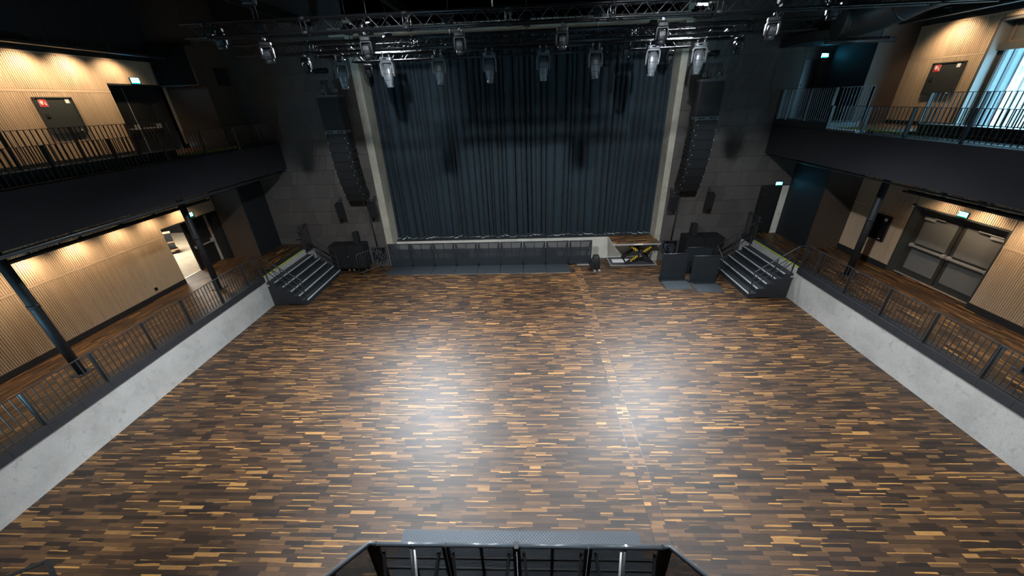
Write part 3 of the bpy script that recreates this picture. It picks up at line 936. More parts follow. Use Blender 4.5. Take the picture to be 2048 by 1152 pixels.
# ------------------------------------------------------------------ moving heads
def ring(z, rx, ry, n=20, e=0.62, cy=0.0):
    out = []
    for i in range(n):
        a = 2 * PI * i / n
        c, s_ = math.cos(a), math.sin(a)
        out.append((rx * math.copysign(abs(c) ** e, c), cy + ry * math.copysign(abs(s_) ** e, s_), z))
    return out
def head_meshes(kind, shell):
    P = []
    if kind == 'profile':
        P.append(('clamp', MB().tube([(-0.11, 0, 0.0), (-0.11, 0, -0.10)], 0.016, 8).box(-0.145, -0.075, -0.035, 0.035, -0.02, 0.035).mesh('clamp', M['chrome'])))
        P.append(('clamp', MB().tube([(0.11, 0, 0.0), (0.11, 0, -0.10)], 0.016, 8).box(0.075, 0.145, -0.035, 0.035, -0.02, 0.035).mesh('clamp', M['chrome'])))
        P.append(('base', MB().rings([ring(-0.09, 0.20, 0.13, 16, 0.4), ring(-0.10, 0.215, 0.145, 16, 0.4), ring(-0.17, 0.215, 0.145, 16, 0.4), ring(-0.185, 0.19, 0.12, 16, 0.4)], smooth=False).mesh('base', shell)))
        P.append(('base_display', MB().box(-0.08, 0.05, -0.152, -0.144, -0.155, -0.115).mesh('base_display', M['lens'])))
        y = MB()
        for sx in (-1, 1):
            sec = []
            for z, w_, xo in ((-0.19, 0.11, 0.165), (-0.25, 0.115, 0.215), (-0.34, 0.10, 0.225), (-0.52, 0.075, 0.222), (-0.58, 0.05, 0.215)):
                sec.append([(sx * (xo - 0.028), -w_, z), (sx * (xo + 0.018), -w_, z), (sx * (xo + 0.018), w_, z), (sx * (xo - 0.028), w_, z)])
            y.rings(sec, smooth=False)
        y.box(-0.19, 0.19, -0.10, 0.10, -0.225, -0.185)
        P.append(('yoke', y.mesh('yoke', shell)))
        h = MB().rings([ring(-0.25, 0.080, 0.080), ring(-0.262, 0.110, 0.110), ring(-0.31, 0.140, 0.14), ring(-0.40, 0.154, 0.154), ring(-0.52, 0.156, 0.156), ring(-0.62, 0.146, 0.146), ring(-0.72, 0.128, 0.128), ring(-0.80, 0.114, 0.114), ring(-0.87, 0.100, 0.100)])
        P.append(('head_shell', h.mesh('head_shell', shell)))
        g = MB()
        for z, rr in ((-0.385, 0.1535), (-0.515, 0.1585), (-0.685, 0.1365)):
            g.rings([ring(z, rr, rr), ring(z - 0.004, rr + 0.002, rr + 0.002), ring(z - 0.010, rr + 0.002, rr + 0.002), ring(z - 0.014, rr, rr)])
        P.append(('seam', g.mesh('seam', M['black'])))
        P.append(('front_ring', MB().rings([ring(-0.815, 0.113, 0.113, 20, 1), ring(-0.82, 0.123, 0.123, 20, 1), ring(-0.885, 0.116, 0.116, 20, 1), ring(-0.887, 0.10, 0.10, 20, 1)]).mesh('front_ring', shell)))
        P.append(('lens', MB().rings([ring(-0.883, 0.10, 0.10, 20, 1), ring(-0.897, 0.085, 0.085, 20, 1), ring(-0.903, 0.03, 0.03, 20, 1)]).mesh('lens', M['lens'])))
        v = MB()
        for k in range(5):
            v.box(-0.10 + k * 0.043, -0.075 + k * 0.043, -0.157, -0.125, -0.37, -0.315)
        P.append(('vent', v.mesh('vent', M['black'])))
        P.append(('side_rail', MB().tube([(-0.115, -0.145, -0.34), (-0.147, -0.13, -0.48), (-0.13, -0.115, -0.66), (-0.105, -0.085, -0.80)], 0.016, 6).tube([(0.115, -0.145, -0.34), (0.147, -0.13, -0.48), (0.13, -0.115, -0.66), (0.105, -0.085, -0.80)], 0.016, 6).mesh('side_rail', shell)))
        P.append(('pivot', MB().tube([(0.24, 0, -0.50), (0.255, 0, -0.50)], 0.045, 12).tube([(-0.24, 0, -0.50), (-0.255, 0, -0.50)], 0.045, 12).mesh('pivot', M['shell2'])))
        P.append(('tilt_lock', MB().tube([(0.20, -0.085, -0.49), (0.20, -0.10, -0.49)], 0.012, 8).mesh('tilt_lock', M['orange'])))
        P.append(('cable', MB().tube([(0.05, 0.03, -0.09), (0.09, -0.06, -0.02), (0.16, -0.05, 0.05), (0.20, 0.0, 0.02), (0.23, 0.05, 0.03)], 0.008, 6).mesh('cable', M['black'])))
    else:
        P.append(('clamp', MB().tube([(0, 0, 0.02), (0, 0, -0.07)], 0.018, 8).box(-0.035, 0.035, -0.03, 0.03, -0.03, 0.03).mesh('clamp', M['shell'])))
        P.append(('base', MB().rings([ring(-0.06, 0.14, 0.10, 16, 0.4), ring(-0.07, 0.155, 0.115, 16, 0.4), ring(-0.125, 0.155, 0.115, 16, 0.4), ring(-0.135, 0.13, 0.09, 16, 0.4)], smooth=False).mesh('base', shell)))
        y = MB()
        for sx in (-1, 1):
            sec = []
            for z, w_, xo in ((-0.135, 0.075, 0.115), (-0.17, 0.08, 0.15), (-0.28, 0.07, 0.155), (-0.36, 0.045, 0.15)):
                sec.append([(sx * (xo - 0.022), -w_, z), (sx * (xo + 0.016), -w_, z), (sx * (xo + 0.016), w_, z), (sx * (xo - 0.022), w_, z)])
            y.rings(sec, smooth=False)
        y.box(-0.13, 0.13, -0.07, 0.07, -0.16, -0.13)
        P.append(('yoke', y.mesh('yoke', shell)))
        h = MB().rings([ring(-0.19, 0.06, 0.06), ring(-0.20, 0.095, 0.095), ring(-0.26, 0.118, 0.118), ring(-0.33, 0.12, 0.12), ring(-0.40, 0.105, 0.105)])
        P.append(('head_shell', h.mesh('head_shell', shell)))
        P.append(('front_ring', MB().rings([ring(-0.375, 0.115, 0.115, 20, 1), ring(-0.38, 0.122, 0.122, 20, 1), ring(-0.445, 0.118, 0.118, 20, 1), ring(-0.447, 0.10, 0.10, 20, 1)]).mesh('front_ring', shell)))
        P.append(('lens', MB().rings([ring(-0.443, 0.10, 0.10, 20, 1), ring(-0.455, 0.05, 0.05, 20, 1)]).mesh('lens', M['lens'])))
        v = MB()
        for k in range(4):
            v.box(-0.075 + k * 0.042, -0.05 + k * 0.042, -0.121, -0.09, -0.29, -0.22)
        P.append(('vent', v.mesh('vent', M['black'])))
        P.append(('cable', MB().tube([(0.04, 0.02, -0.06), (0.10, -0.04, -0.01), (0.15, 0.0, 0.04), (0.12, 0.05, 0.05)], 0.008, 6).mesh('cable', M['black'])))
    return P
PROF = head_meshes('profile', M['shell'])
WASH = head_meshes('wash', M['shell2'])
for parts, f in ((PROF, 0.86), (WASH, 0.74)):      # slim the fixtures
    for nm, me in parts:
        for v_ in me.vertices:
            v_.co.x *= f
            v_.co.y *= f
def moving_head(parts, x, y, z, label, rz, group, tilt=0.0, pivot=-0.5, arm=0):
    t = thing('moving_head', label, 'stage light', (x, y, z), rz, group)
    if arm:
        MB().box(-0.02, 0.02, -arm, 0.0, -0.05, 0.0).build('side_arm', M['steel'], t)
    for nm, me in parts:
        o = put(nm, me, t)
        if tilt and nm in ('head_shell', 'seam', 'front_ring', 'lens', 'vent', 'side_rail'):
            mt = Matrix.Translation((0, 0, pivot)) @ Matrix.Rotation(tilt, 4, 'X') @ Matrix.Translation((0, 0, -pivot))
            o.matrix_local = mt
g = 'moving heads hanging before the curtain'
for x, rz, tl, lb in ((-5.60, 0.5, 0.10, 'grey moving head before the left portal pillar, first of the row of eight'),
                      (-4.16, 0.0, 0.0, 'brightly lit grey moving head, second of the row of eight'),
                      (-2.57, 0.0, 0.03, 'grey moving head, third of the row of eight before the curtain'),
                      (-1.03, 0.0, 0.0, 'dark moving head, fourth of the row of eight before the curtain'),
                      (0.58, 0.0, 0.02, 'darkest moving head, fifth of the row of eight before the curtain'),
                      (2.13, 0.0, 0.0, 'grey moving head, sixth of the row of eight before the curtain'),
                      (3.80, 0.0, 0.0, 'brightly lit moving head, seventh of the row, left of the right pillar'),
                      (5.16, -0.25, 0.02, 'moving head at the right portal pillar, last of the row of eight')):
    moving_head(PROF, x, 12.88, 8.36, lb, rz, g, tl)
g = 'small wash lights under the nearest truss'
for x, rz, tl, lb in ((-6.60, 0.35, 0.26, 'small dark wash light at the far left end of the nearest truss'),
                      (-5.49, 0.35, 0.3, 'small wash light lit from its right, second from the left on the nearest truss'),
                      (-3.31, 0.0, 0.12, 'small wash light hanging just below the left work lamp'),
                      (-1.33, 0.0, 0.2, 'small dark wash light left of centre under the nearest truss'),
                      (0.80, 0.0, 0.15, 'small dark wash light right of centre under the nearest truss'),
                      (2.82, 0.0, 0.0, 'small wash light hanging left of the bright right work lamp'),
                      (5.02, -0.25, 0.15, 'small grey wash light right of the bright right work lamp'),
                      (6.28, -0.3, 0.2, 'small wash light at the top edge, furthest right on the nearest truss')):
    end = abs(x) > 6
    moving_head(WASH, x, 9.34 if end else 9.12, 8.66 if end else 8.34, lb, rz, g, tl, -0.33, 0.30 if end else 0)
g = 'small fixtures deep in the rig'
for x, yy, lb in ((-6.26, 12.12, 'small black fixture on the left part of the middle truss'), (5.88, 12.12, 'small black fixture on the right part of the middle truss'),
                  (2.83, 12.12, 'small black fixture on the middle truss behind the right work lamp'),
                  (-5.46, 14.78, 'small black fixture on the deepest truss beside the left pillar'), (4.95, 14.78, 'small black fixture on the deepest truss beside the right pillar'),
                  (2.83, 14.78, 'small black fixture on the deepest truss between two moving heads')):
    moving_head(WASH, x, yy, 8.34, lb, 0.0, g, 0.1, -0.33)
# the two lit work lamps hanging behind the trusses, turned down towards the hall
for i, (q, lb) in enumerate(zip(FLOOD, ('small lit work lamp glimpsed through the left part of the nearest truss', 'bright lit work lamp glimpsed through the right part of the nearest truss'))):
    t = thing('work_lamp', lb, 'lamp', (q[0], q[1] + 0.10, q[2]))
    rx = Matrix.Rotation(math.radians(-35), 4, 'X')
    s_ = 0.17 if i else 0.05
    h_ = 0.10 if i else 0.05
    MB().box(-s_ - 0.03, s_ + 0.03, -0.02, 0.10, -h_ - 0.03, h_ + 0.03).xform(rx).build('housing', M['shell2'], t)
    MB().box(-s_, s_, -0.03, -0.021, -h_, h_).xform(rx).build('lamp_glass', M['flood'], t)
    MB().tube([(-s_ - 0.05, 0.04, 0.0), (-s_ - 0.05, 0.04, 0.25), (s_ + 0.05, 0.04, 0.25), (s_ + 0.05, 0.04, 0.0)], 0.012, 6).build('bracket', M['steel'], t)
    MB().tube([(0, 0.04, 0.25), (0, 0.04, TOP - q[2])], 0.015, 8).build('stem', M['steel'], t)
for q, lb in zip(STAGE, ('black lamp on the left part of the nearest truss, turned to the stage', 'black lamp on the right part of the nearest truss, turned to the stage')):
    t = thing('stage_lamp', lb, 'lamp', (q[0], 9.24, 8.47))
    MB().box(-0.16, 0.16, 0.0, 0.12, -0.09, 0.09).xform(Matrix.Rotation(math.radians(-30), 4, 'X')).build('housing', M['shell2'], t)
    MB().box(-0.02, 0.02, -0.12, 0.0, -0.02, 0.02).build('clamp', M['steel'], t)
for q, lb in zip(HOUSE, ('black house lamp under the ceiling above the left half of the hall', 'black house lamp under the ceiling above the right half of the hall')):
    t = thing('house_lamp', lb, 'lamp', (q[0], q[1] - 0.08, q[2] + 0.10))
    MB().tube([(0, -0.16, 0.20), (0, 0.0, 0.0)], [0.12, 0.16], 16).build('can', M['shell2'], t)
    MB().tube([(0, -0.1, 0.12), (0, -0.1, TOP - q[2] - 0.10)], 0.02, 8).build('stem', M['steel'], t)
# ------------------------------------------------------------------ line arrays
def line_array(side, xc, sgn, yf=14.95):
    t = thing('line_array', 'tall curved stack of black loudspeakers hanging beside the %s portal pillar' % side, 'loudspeaker', (xc, 0, 0))
    W = 0.80
    MB().box(-W / 2, W / 2, yf - 0.01, yf + 0.5, 7.33, 7.40).box(-0.05, 0.05, yf, yf + 0.6, 7.40, 7.47).build('flying_frame', M['steel'], t)
    MB().box(-W / 2, W / 2, yf + 0.012, yf + 0.62, 6.20, 7.33).build('bass_cabinet', M['speaker'], t)
    MB().box(-W / 2 + 0.015, W / 2 - 0.015, yf, yf + 0.012, 6.22, 7.31).build('grille', M['grille'], t)
    fr = MB().box(-W / 2, W / 2, yf, yf + 0.5, 6.09, 6.20).build('link_frame', M['steel'], t)
    for x in (-0.26, -0.14, 0.14, 0.26):
        MB().box(x - 0.045, x + 0.045, yf - 0.004, yf + 0.001, 6.125, 6.165).build('slot', M['void'], fr)
    yy, zz = yf, 6.09
    for k, ang in enumerate((1, 2, 4.5, 7.5, 11, 16, 21, 27)):
        a = math.radians(ang)
        dn = Vector((0, math.sin(a), -math.cos(a)))
        bk = Vector((0, math.cos(a), math.sin(a)))
        h = 0.352
        p0 = Vector((0, yy, zz))
        p1 = p0 + dn * h
        mid = (p0 + p1) / 2
        Wx = Vector((W / 2, 0, 0))
        b0, b1 = mid - dn * 0.12 + bk * 0.52, mid + dn * 0.12 + bk * 0.52
        g_ = 0.006
        q0, q1 = p0 + dn * g_ + bk * 0.012, p1 - dn * g_ + bk * 0.012
        c = MB().rings([[q0 - Wx, q1 - Wx, b1 - Wx, b0 - Wx], [q0 + Wx, q1 + Wx, b1 + Wx, b0 + Wx]], smooth=False).build('cabinet', M['speaker'], t)
        gx = Wx * 0.97
        q2, q3 = p0 + dn * 0.016, p1 - dn * 0.016
        MB().rings([[q2 - gx, q3 - gx, q3 - gx + bk * 0.014, q2 - gx + bk * 0.014], [q2 + gx, q3 + gx, q3 + gx + bk * 0.014, q2 + gx + bk * 0.014]], smooth=False).build('grille', M['grille'], c)
        e = MB()
        for sx in (-1, 1):
            for q in (q0, q1):
                e.tube([q + Vector((sx * (W / 2 - 0.004), -0.016, 0)), q + Vector((sx * (W / 2 - 0.004), 0.0, 0))], 0.011, 6)
        e.tube([mid + Vector((sgn * 0.30, -0.012, 0)), mid + Vector((sgn * 0.30, 0.001, 0))], 0.012, 6)
        e.build('rigging_pin', M['alu'], c)
        hp = MB()
        for sx in (-1, 1):
            cc = mid + bk * 0.28 + Vector((sx * W / 2, 0, 0))
            hp.box(cc.x - 0.004, cc.x + 0.004, cc.y - 0.05, cc.y + 0.05, cc.z - 0.03, cc.z + 0.03)
        hp.build('handle', M['void'], c)
        yy, zz = p1.y, p1.z
    # chain motors and cables above it
    h = thing('array_hoist', 'chain motor, shackles and cable loops above the %s line array' % side, 'hoist', (xc, yf + 0.3, 7.47))
    MB().box(-0.32, 0.32, -0.12, 0.12, 0.42, 0.54).build('spreader_beam', M['steel'], h)
    MB().tube([(-0.42, 0, 0.72), (0.10, 0, 0.72)], 0.085, 12).build('motor', M['shell2'], h)
    MB().tube([(-0.46, 0, 0.72), (-0.42, 0, 0.72)], 0.06, 12).build('motor_cap', M['shell'], h)
    for x in (-0.25, 0.25):
        MB().tube([(x, 0, 0.42), (x, 0, 0.14)], 0.01, 6).build('sling', M['steel'], h)
        MB().tube([(x - 0.03, 0, 0.0), (x - 0.045, 0, 0.08), (x, 0, 0.14), (x + 0.045, 0, 0.08), (x + 0.03, 0, 0.0)], 0.013, 8).build('shackle', M['chrome'], h)
    MB().tube([(0.0, 0, 0.54), (0.0, 0, TOP - 7.47)], 0.010, 6).build('chain', M['steel'], h)
    rn = random.Random(hash(side) % 7 + 3 if False else len(side))
    cb_ = MB()
    for k in range(9):
        x = rn.uniform(-0.25, 0.25)
        cb_.tube([(x, 0.05, 0.48), (x + rn.uniform(-0.1, 0.1), -0.15, rn.uniform(0.1, 0.35)), (x + rn.uniform(-0.15, 0.15), -0.05, rn.uniform(-0.06, 0.15)), (x * 0.8, 0.1, -0.05)], 0.011, 6)
    stuff(cb_.build('cable_loops', M['black'], h))
line_array('left', -7.26, 1)
line_array('right', 6.67, -1)

# wall speakers below the arrays
def wall_speaker(x, z, rz, label):
    t = thing('wall_speaker', label, 'loudspeaker', (x, YB - 0.42, z), rz)
    mt = Matrix.Rotation(math.radians(14), 4, 'X')
    m = MB().rings([[(-0.17, -0.15, -0.34), (0.17, -0.15, -0.34), (0.11, 0.18, -0.34), (-0.11, 0.18, -0.34)], [(-0.17, -0.15, 0.34), (0.17, -0.15, 0.34), (0.11, 0.18, 0.34), (-0.11, 0.18, 0.34)]], smooth=False).xform(mt)
    m.build('cabinet', M['speaker'], t, bevel=0.012)
    MB().box(-0.155, 0.155, -0.164, -0.148, -0.325, 0.325).xform(mt).build('grille', M['grille'], t)
    MB().box(-0.05, 0.05, 0.30, 0.42, 0.28, 0.50).box(-0.02, 0.02, -0.05, 0.42, 0.40, 0.44).box(-0.07, 0.07, 0.0, 0.03, 0.30, 0.42).build('bracket', M['steel'], t)
wall_speaker(-8.22, 2.92, 0.25, 'wall speaker on a bracket between line array and left stairs')
wall_speaker(-6.76, 2.92, 0.0, 'wall speaker on a bracket tight beside the left portal pillar')
wall_speaker(7.75, 2.90, -0.25, 'wall speaker on a bracket between line array and right stairs')
wall_speaker(6.25, 2.88, 0.0, 'wall speaker on a bracket tight beside the right portal pillar')

# subwoofers on wheeled boards, with a small speaker on top
def sub(x0, x1, yf, zt, label):
    t = thing('subwoofer', label, 'loudspeaker', (0, 0, 0), 0, 'subwoofers beside the stage')
    b_ = MB().box(x0 + 0.005, x1 - 0.005, yf + 0.012, YB - 0.04, 0.26, zt).build('cabinet', M['speaker'], t, bevel=0.012)
    MB().box(x0 + 0.02, x1 - 0.02, yf, yf + 0.014, 0.275, zt - 0.015).build('grille', M['grille'], t)
    MB().box(x0 + 0.02, x1 - 0.02, yf + 0.04, YB - 0.08, 0.20, 0.26).build('board', M['speaker'], t)
    for a in (x0 + 0.1, x1 - 0.1):
        for c in (yf + 0.10, YB - 0.16):
            MB().tube([(a - 0.02, c, 0.10), (a + 0.02, c, 0.10)], 0.10, 14).build('wheel', M['black'], t)
            MB().tube([(a - 0.022, c, 0.10), (a + 0.022, c, 0.10)], 0.045, 10).build('wheel_hub', M['orange'], t)
    for a in (x0 + 0.22, x1 - 0.22):
        for c in (yf + 0.22, YB - 0.35):
            MB().tube([(a, c, zt), (a, c, zt + 0.005)], 0.055, 14).build('skid', M['black'], t)
    MB().box(x0 + 0.015, x0 + 0.03, yf - 0.003, yf, 0.80, 0.83).build('badge', M['white'], t)
sub(-9.13, -8.33, 15.45, 1.34, 'left one of two black subwoofers beside the left stairs')
sub(-8.32, -7.51, 15.45, 1.34, 'black subwoofer beside the cable box left of the stage, small speaker on top')
sub(6.97, 7.77, 15.30, 1.36, 'black subwoofer behind the loose barrier panels, small speaker on top')
sub(7.78, 8.58, 15.30, 1.36, 'right one of two black subwoofers beside the right stairs')
def top_speaker(x, y, zt, label):
    t = thing('small_speaker', label, 'loudspeaker', (x, y, zt))
    MB().box(-0.13, 0.13, -0.13, 0.13, 0, 0.015).build('base_plate', M['steel'], t)
    mt = Matrix.Rotation(math.radians(-6), 4, 'X')
    MB().rings([[(-0.125, -0.15, 0.0), (0.125, -0.15, 0.0), (0.085, 0.12, 0.0), (-0.085, 0.12, 0.0)], [(-0.125, -0.15, 0.56), (0.125, -0.15, 0.56), (0.085, 0.12, 0.56), (-0.085, 0.12, 0.56)]], smooth=False).xform(Matrix.Translation((0, 0, 0.03)) @ mt).build('cabinet', M['speaker'], t, bevel=0.01)
    MB().box(-0.115, 0.115, -0.162, -0.148, 0.02, 0.54).xform(Matrix.Translation((0, 0, 0.03)) @ mt).build('grille', M['grille'], t)
top_speaker(-7.78, 15.65, 1.345, 'small upright speaker standing on the left subwoofers')
top_speaker(7.28, 15.6, 1.365, 'small upright speaker standing on the right subwoofers')

# wall boxes with cable tangle, and the cable bundle running down to them
def cable_box(xc, label, cl, seed):
    t = thing('cable_box', label, 'connection box', (xc, YB, 0.42))
    MB().box(-0.33, 0.33, -0.06, 0.0, 0, 0.03).box(-0.33, 0.33, -0.06, 0.0, 0.55, 0.58).box(-0.33, -0.30, -0.06, 0.0, 0.03, 0.55).box(0.30, 0.33, -0.06, 0.0, 0.03, 0.55).build('frame', M['steel'], t)
    MB().box(-0.30, 0.30, -0.012, -0.003, 0.03, 0.55).build('back_panel', M['void'], t)
    rn = random.Random(seed)
    for nm, mm, k in (('cable_tangle', M['black'], 22), ('grey_cable', M['shell'], 7), ('blue_cable', M['bluecloth'], 4)):
        cb_ = MB()
        for _ in range(k):
            pts = []
            x = rn.uniform(-0.22, 0.22)
            z = rn.uniform(0.25, 0.5)
            for j in range(6):
                pts.append((x, rn.uniform(-0.16, -0.03), z))
                x = max(-0.3, min(0.3, x + rn.uniform(-0.14, 0.14)))
                z = max(-0.38, z - rn.uniform(-0.02, 0.17))
            cb_.tube(pts, rn.uniform(0.008, 0.014), 5)
        stuff(cb_.build(nm, mm, t))
    k = MB()
    for d in (-0.02, 0.0, 0.02):
        k.tube([(xc + cl + d, YB - 0.03, 3.3), (xc + cl * 0.6 + d, YB - 0.03, 2.2), (xc + d + cl * 0.2, YB - 0.03, 0.98)], 0.016, 6)
    tag(k.build('cable_bundle', M['black']), 'black cable bundle running down the wall to the %s' % label.split(',')[0], 'cable')
cable_box(-7.08, 'open cable box left of the stage, stuffed with loops of cable', -0.12, 5)
cable_box(6.58, 'open cable box right of the stage, behind the lift table', 0.10, 8)

# ------------------------------------------------------------------ barriers
def barrier_panel(t, xa, W, flip=False, bag=False):
    """standing panel: local x from xa, mesh plane y=0, foot plate towards -y"""
    pass
def stage_barrier(x, y, label, plate=True, solid=None, rz=0.0, stays=True, group=None):
    t = thing('crowd_barrier', label, 'barrier', (x, y, 0), rz, group)
    W, H = 1.055, 1.20
    a, b_ = 0.008, W - 0.008
    MB().box(a, a + 0.05, -0.02, 0.02, 0.04, H - 0.03).box(b_ - 0.05, b_, -0.02, 0.02, 0.04, H - 0.03).box(a, b_, -0.02, 0.02, 0.04, 0.09).build('frame', M['riser'], t)
    MB().tube([(a, -0.005, H - 0.02), (b_, -0.005, H - 0.02)], 0.024, 10).build('top_tube', M['coping'], t)
    if solid:
        MB().box(a + 0.05, b_ - 0.05, -0.012, 0.008, 0.09, H - 0.04).build('front_sheet', solid, t)
    else:
        MB().box(a + 0.05, b_ - 0.05, -0.006, -0.004, 0.09, H - 0.04).build('mesh_sheet', M['perf_front'], t)
        MB().box(a + 0.05, b_ - 0.05, 0.004, 0.016, 0.09, 0.36).build('kick_sheet', M['riser'], t)
    MB().box(a + 0.05, b_ - 0.05, 0.004, 0.03, 0.70, 0.735).build('cross_bar', M['riser'], t)
    MB().box(W / 2 - 0.018, W / 2 + 0.018, 0.004, 0.03, 0.36, H - 0.04).build('upright_bar', M['riser'], t)
    MB().box(a + 0.05, b_ - 0.05, 0.004, 0.03, 0.37, 0.45).build('lower_bar', M['riser'], t)
    for xx, dx in ((a + 0.06, 0.16), (b_ - 0.06, -0.16)):
        MB().bar((xx, 0.03, H - 0.10), (xx + dx, 0.26, 0.06), 0.04, 0.05).build('stay', M['riser'], t)
    MB().box(a, b_, 0.02, 0.30, 0.0, 0.035).build('rear_foot', M['riser'], t)
    if plate:
        MB().rings([[(a, -0.02, 0.0), (b_, -0.02, 0.0), (b_, -0.02, 0.05), (a, -0.02, 0.05)], [(a, -0.86, 0.0), (b_, -0.86, 0.0), (b_, -0.86, 0.022), (a, -0.86, 0.022)]], smooth=False).build('foot_plate', M['tread'], t)
        MB().box(a, b_, -0.90, -0.861, 0.0, 0.016).build('plate_edge', M['chrome'], t)
    return t
words = ('first', 'second', 'third', 'fourth', 'fifth', 'sixth', 'seventh', 'eighth', 'ninth')
for k in range(9):
    yk = 15.96 - 0.012 * k
    lb = '%s barrier panel from the left in the row before the stage, with tread plate' % words[k] if k < 8 else 'last barrier panel of the row before the stage, without a tread plate'
    stage_barrier(-6.55 + 1.058 * k, yk, lb, plate=k < 8, group='barrier row before the stage')
for xx, w_, lb in ((-3.15, 0.62, 'dark equipment bag lying behind the fourth barrier panel'), (1.0, 0.66, 'dark equipment bag lying behind the eighth barrier panel')):
    t = thing('bag', lb, 'bag', (xx, 16.46, 0.0))
    MB().rings([ring(0.0, w_ / 2, 0.13, 20, 0.5), ring(0.10, w_ / 2 + 0.02, 0.15, 20, 0.5), ring(0.5, w_ / 2 + 0.01, 0.14, 20, 0.5), ring(0.62, w_ / 2 - 0.05, 0.10, 20, 0.5)]).build('bag_body', M['black'], t)
    MB().tube([(-0.1, 0, 0.60), (-0.08, 0, 0.72), (0.08, 0, 0.72), (0.1, 0, 0.60)], 0.014, 6).build('strap', M['black'], t)
# folded black mat on a little trolley at the end of the row
t = thing('folded_mat', 'rolled black padded mat standing at the right end of the barrier row', 'mat', (3.10, 15.22, 0.0), 0.1)
MB().rings([ring(0.07, 0.15, 0.11, 20, 0.6), ring(0.12, 0.17, 0.13, 20, 0.6), ring(0.55, 0.16, 0.13, 20, 0.6, 0.12), ring(0.66, 0.13, 0.10, 20, 0.6, 0.16)]).build('pad', M['speaker'], t)
for a in (-0.1, 0.1):
    MB().box(a - 0.05, a + 0.05, -0.20, 0.0, 0.0, 0.05).build('foot', M['alu'], t)
MB().box(-0.20, -0.17, -0.16, 0.30, 0.0, 0.5).build('side_plate', M['coping'], t)
tag(B(2.32, 2.88, 15.78, 15.88, 0.003, 0.03).build('aluminium_plate', M['alu']), 'short bare metal plate on the floor below the last barrier panel', 'plate')
# loose panels on the right
stage_barrier(5.54, 14.06, 'loose solid barrier panel with tread plate, nearer the lift table', solid=M['riser'], rz=0.0)
stage_barrier(6.66, 13.78, 'loose solid barrier panel with tread plate, nearer the right stairs', solid=M['riser'], rz=-0.02)
stage_barrier(6.78, 14.72, 'barrier panel standing behind the two loose ones, before the subwoofers', plate=False, solid=M['riser'], rz=0.0)
t = thing('hoop', 'bent black steel tube standing between barrier panel and right stairs', 'tube', (7.86, 13.95, 0))
MB().tube([(0.0, 0.55, 0.0), (-0.02, 0.55, 1.22), (-0.03, 0.45, 1.34), (-0.02, 0.0, 1.12), (0.02, -0.06, 1.0), (0.03, -0.02, 0.55), (0.02, 0.1, 0.0)], 0.022, 8).build('tube', M['steel'], t)

# steel pedestrian barricade standing askew at the left
t = thing('pedestrian_barricade', 'tubular grey pedestrian barricade standing askew before the left cable box', 'barricade', (-7.68, 14.98, 0), math.radians(52))
Lb = 1.26
MB().tube([(0.0, 0, 0.18), (0.0, 0, 0.98), (0.03, 0, 1.06), (0.12, 0, 1.09), (Lb - 0.12, 0, 1.09), (Lb - 0.03, 0, 1.06), (Lb, 0, 0.98), (Lb, 0, 0.18), (0.0, 0, 0.18)], 0.021, 10).build('frame', M['steel'], t)
for k in range(1, 11):
    x = Lb * k / 11
    MB().tube([(x, 0, 0.18), (x, 0, 1.09)], 0.008, 6).build('rod', M['steel'], t)
for x in (0.14, Lb - 0.14):
    MB().tube([(x, -0.46, 0.02), (x, -0.42, 0.03), (x, 0, 0.18), (x, 0.10, 0.14), (x, 0.16, 0.02)], 0.017, 8).build('foot', M['shell'], t)

# ------------------------------------------------------------------ scissor lift table
t = thing('lift_table', 'scissor lift table with parquet top raised to stage height', 'lift table', (0, 0, 0))
LX0, LX1, LY0, LY1 = 3.82, 5.93, 15.50, 16.60
top = MB().box(LX0, LX1, LY0, LY1, 1.035, 1.11).build('platform', M['alu'], t)
stuff(put('top_plank', plank_mesh('top_plank', rows(LX0 + 0.02, LX1 - 0.02, LY0 + 0.02, LY1 - 0.005, wd=0.07, seed=71), M['ramp_parquet'], 'X', z=1.122, seed=72), top))
MB().box(4.75, 5.15, LY0 - 0.006, LY0, 1.05, 1.09).build('warning_label', M['white'], t)
MB().box(LX0, LX1, 15.55, 16.60, 0.0, 0.03).build('base_tray', M['shell'], t)
MB().box(LX0, LX1, 15.55, 15.62, 0.03, 0.05).box(LX0, LX0 + 0.05, 15.62, 16.60, 0.03, 0.05).box(LX1 - 0.05, LX1, 15.62, 16.60, 0.03, 0.05).build('tray_rim', M['alu'], t)
for yy in (15.68, 16.45):
    a1 = MB().bar((4.52, yy, 0.09), (5.72, yy, 1.0), 0.06, 0.11).build('scissor_arm', M['black'], t)
    a2 = MB().bar((5.76, yy + 0.07, 0.09), (4.60, yy + 0.07, 1.0), 0.06, 0.11).build('scissor_arm', M['black'], t)
    if yy < 16:
        for (pa, pb, par, dy) in (((4.72, 0.0, 0.242), (5.02, 0.0, 0.469), a1, -0.034), ((5.26, 0.0, 0.651), (5.58, 0.0, 0.894), a1, -0.034), ((4.70, 0.07, 0.921), (5.00, 0.07, 0.686), a2, -0.034)):
            MB().bar((pa[0], yy + pa[1] + dy, pa[2]), (pb[0], yy + pb[1] + dy, pb[2]), 0.006, 0.105).build('hazard_marking', M['hazard'], par)
    MB().tube([(5.13, yy - 0.05, 0.55), (5.13, yy + 0.12, 0.55)], 0.04, 12).build('pivot_pin', M['chrome'], t)
MB().tube([(4.55, 15.62, 0.09), (4.55, 16.52, 0.09)], 0.035, 8).tube([(5.74, 15.62, 0.09), (5.74, 16.52, 0.09)], 0.035, 8).build('axle', M['black'], t)
MB().box(4.0, 4.9, 15.95, 16.25, 0.03, 0.07).build('base_plate', M['white'], t)
MB().tube([(5.1, 16.0, 0.06), (5.3, 16.0, 0.68)], 0.04, 10).build('hydraulic_ram', M['steel'], t)

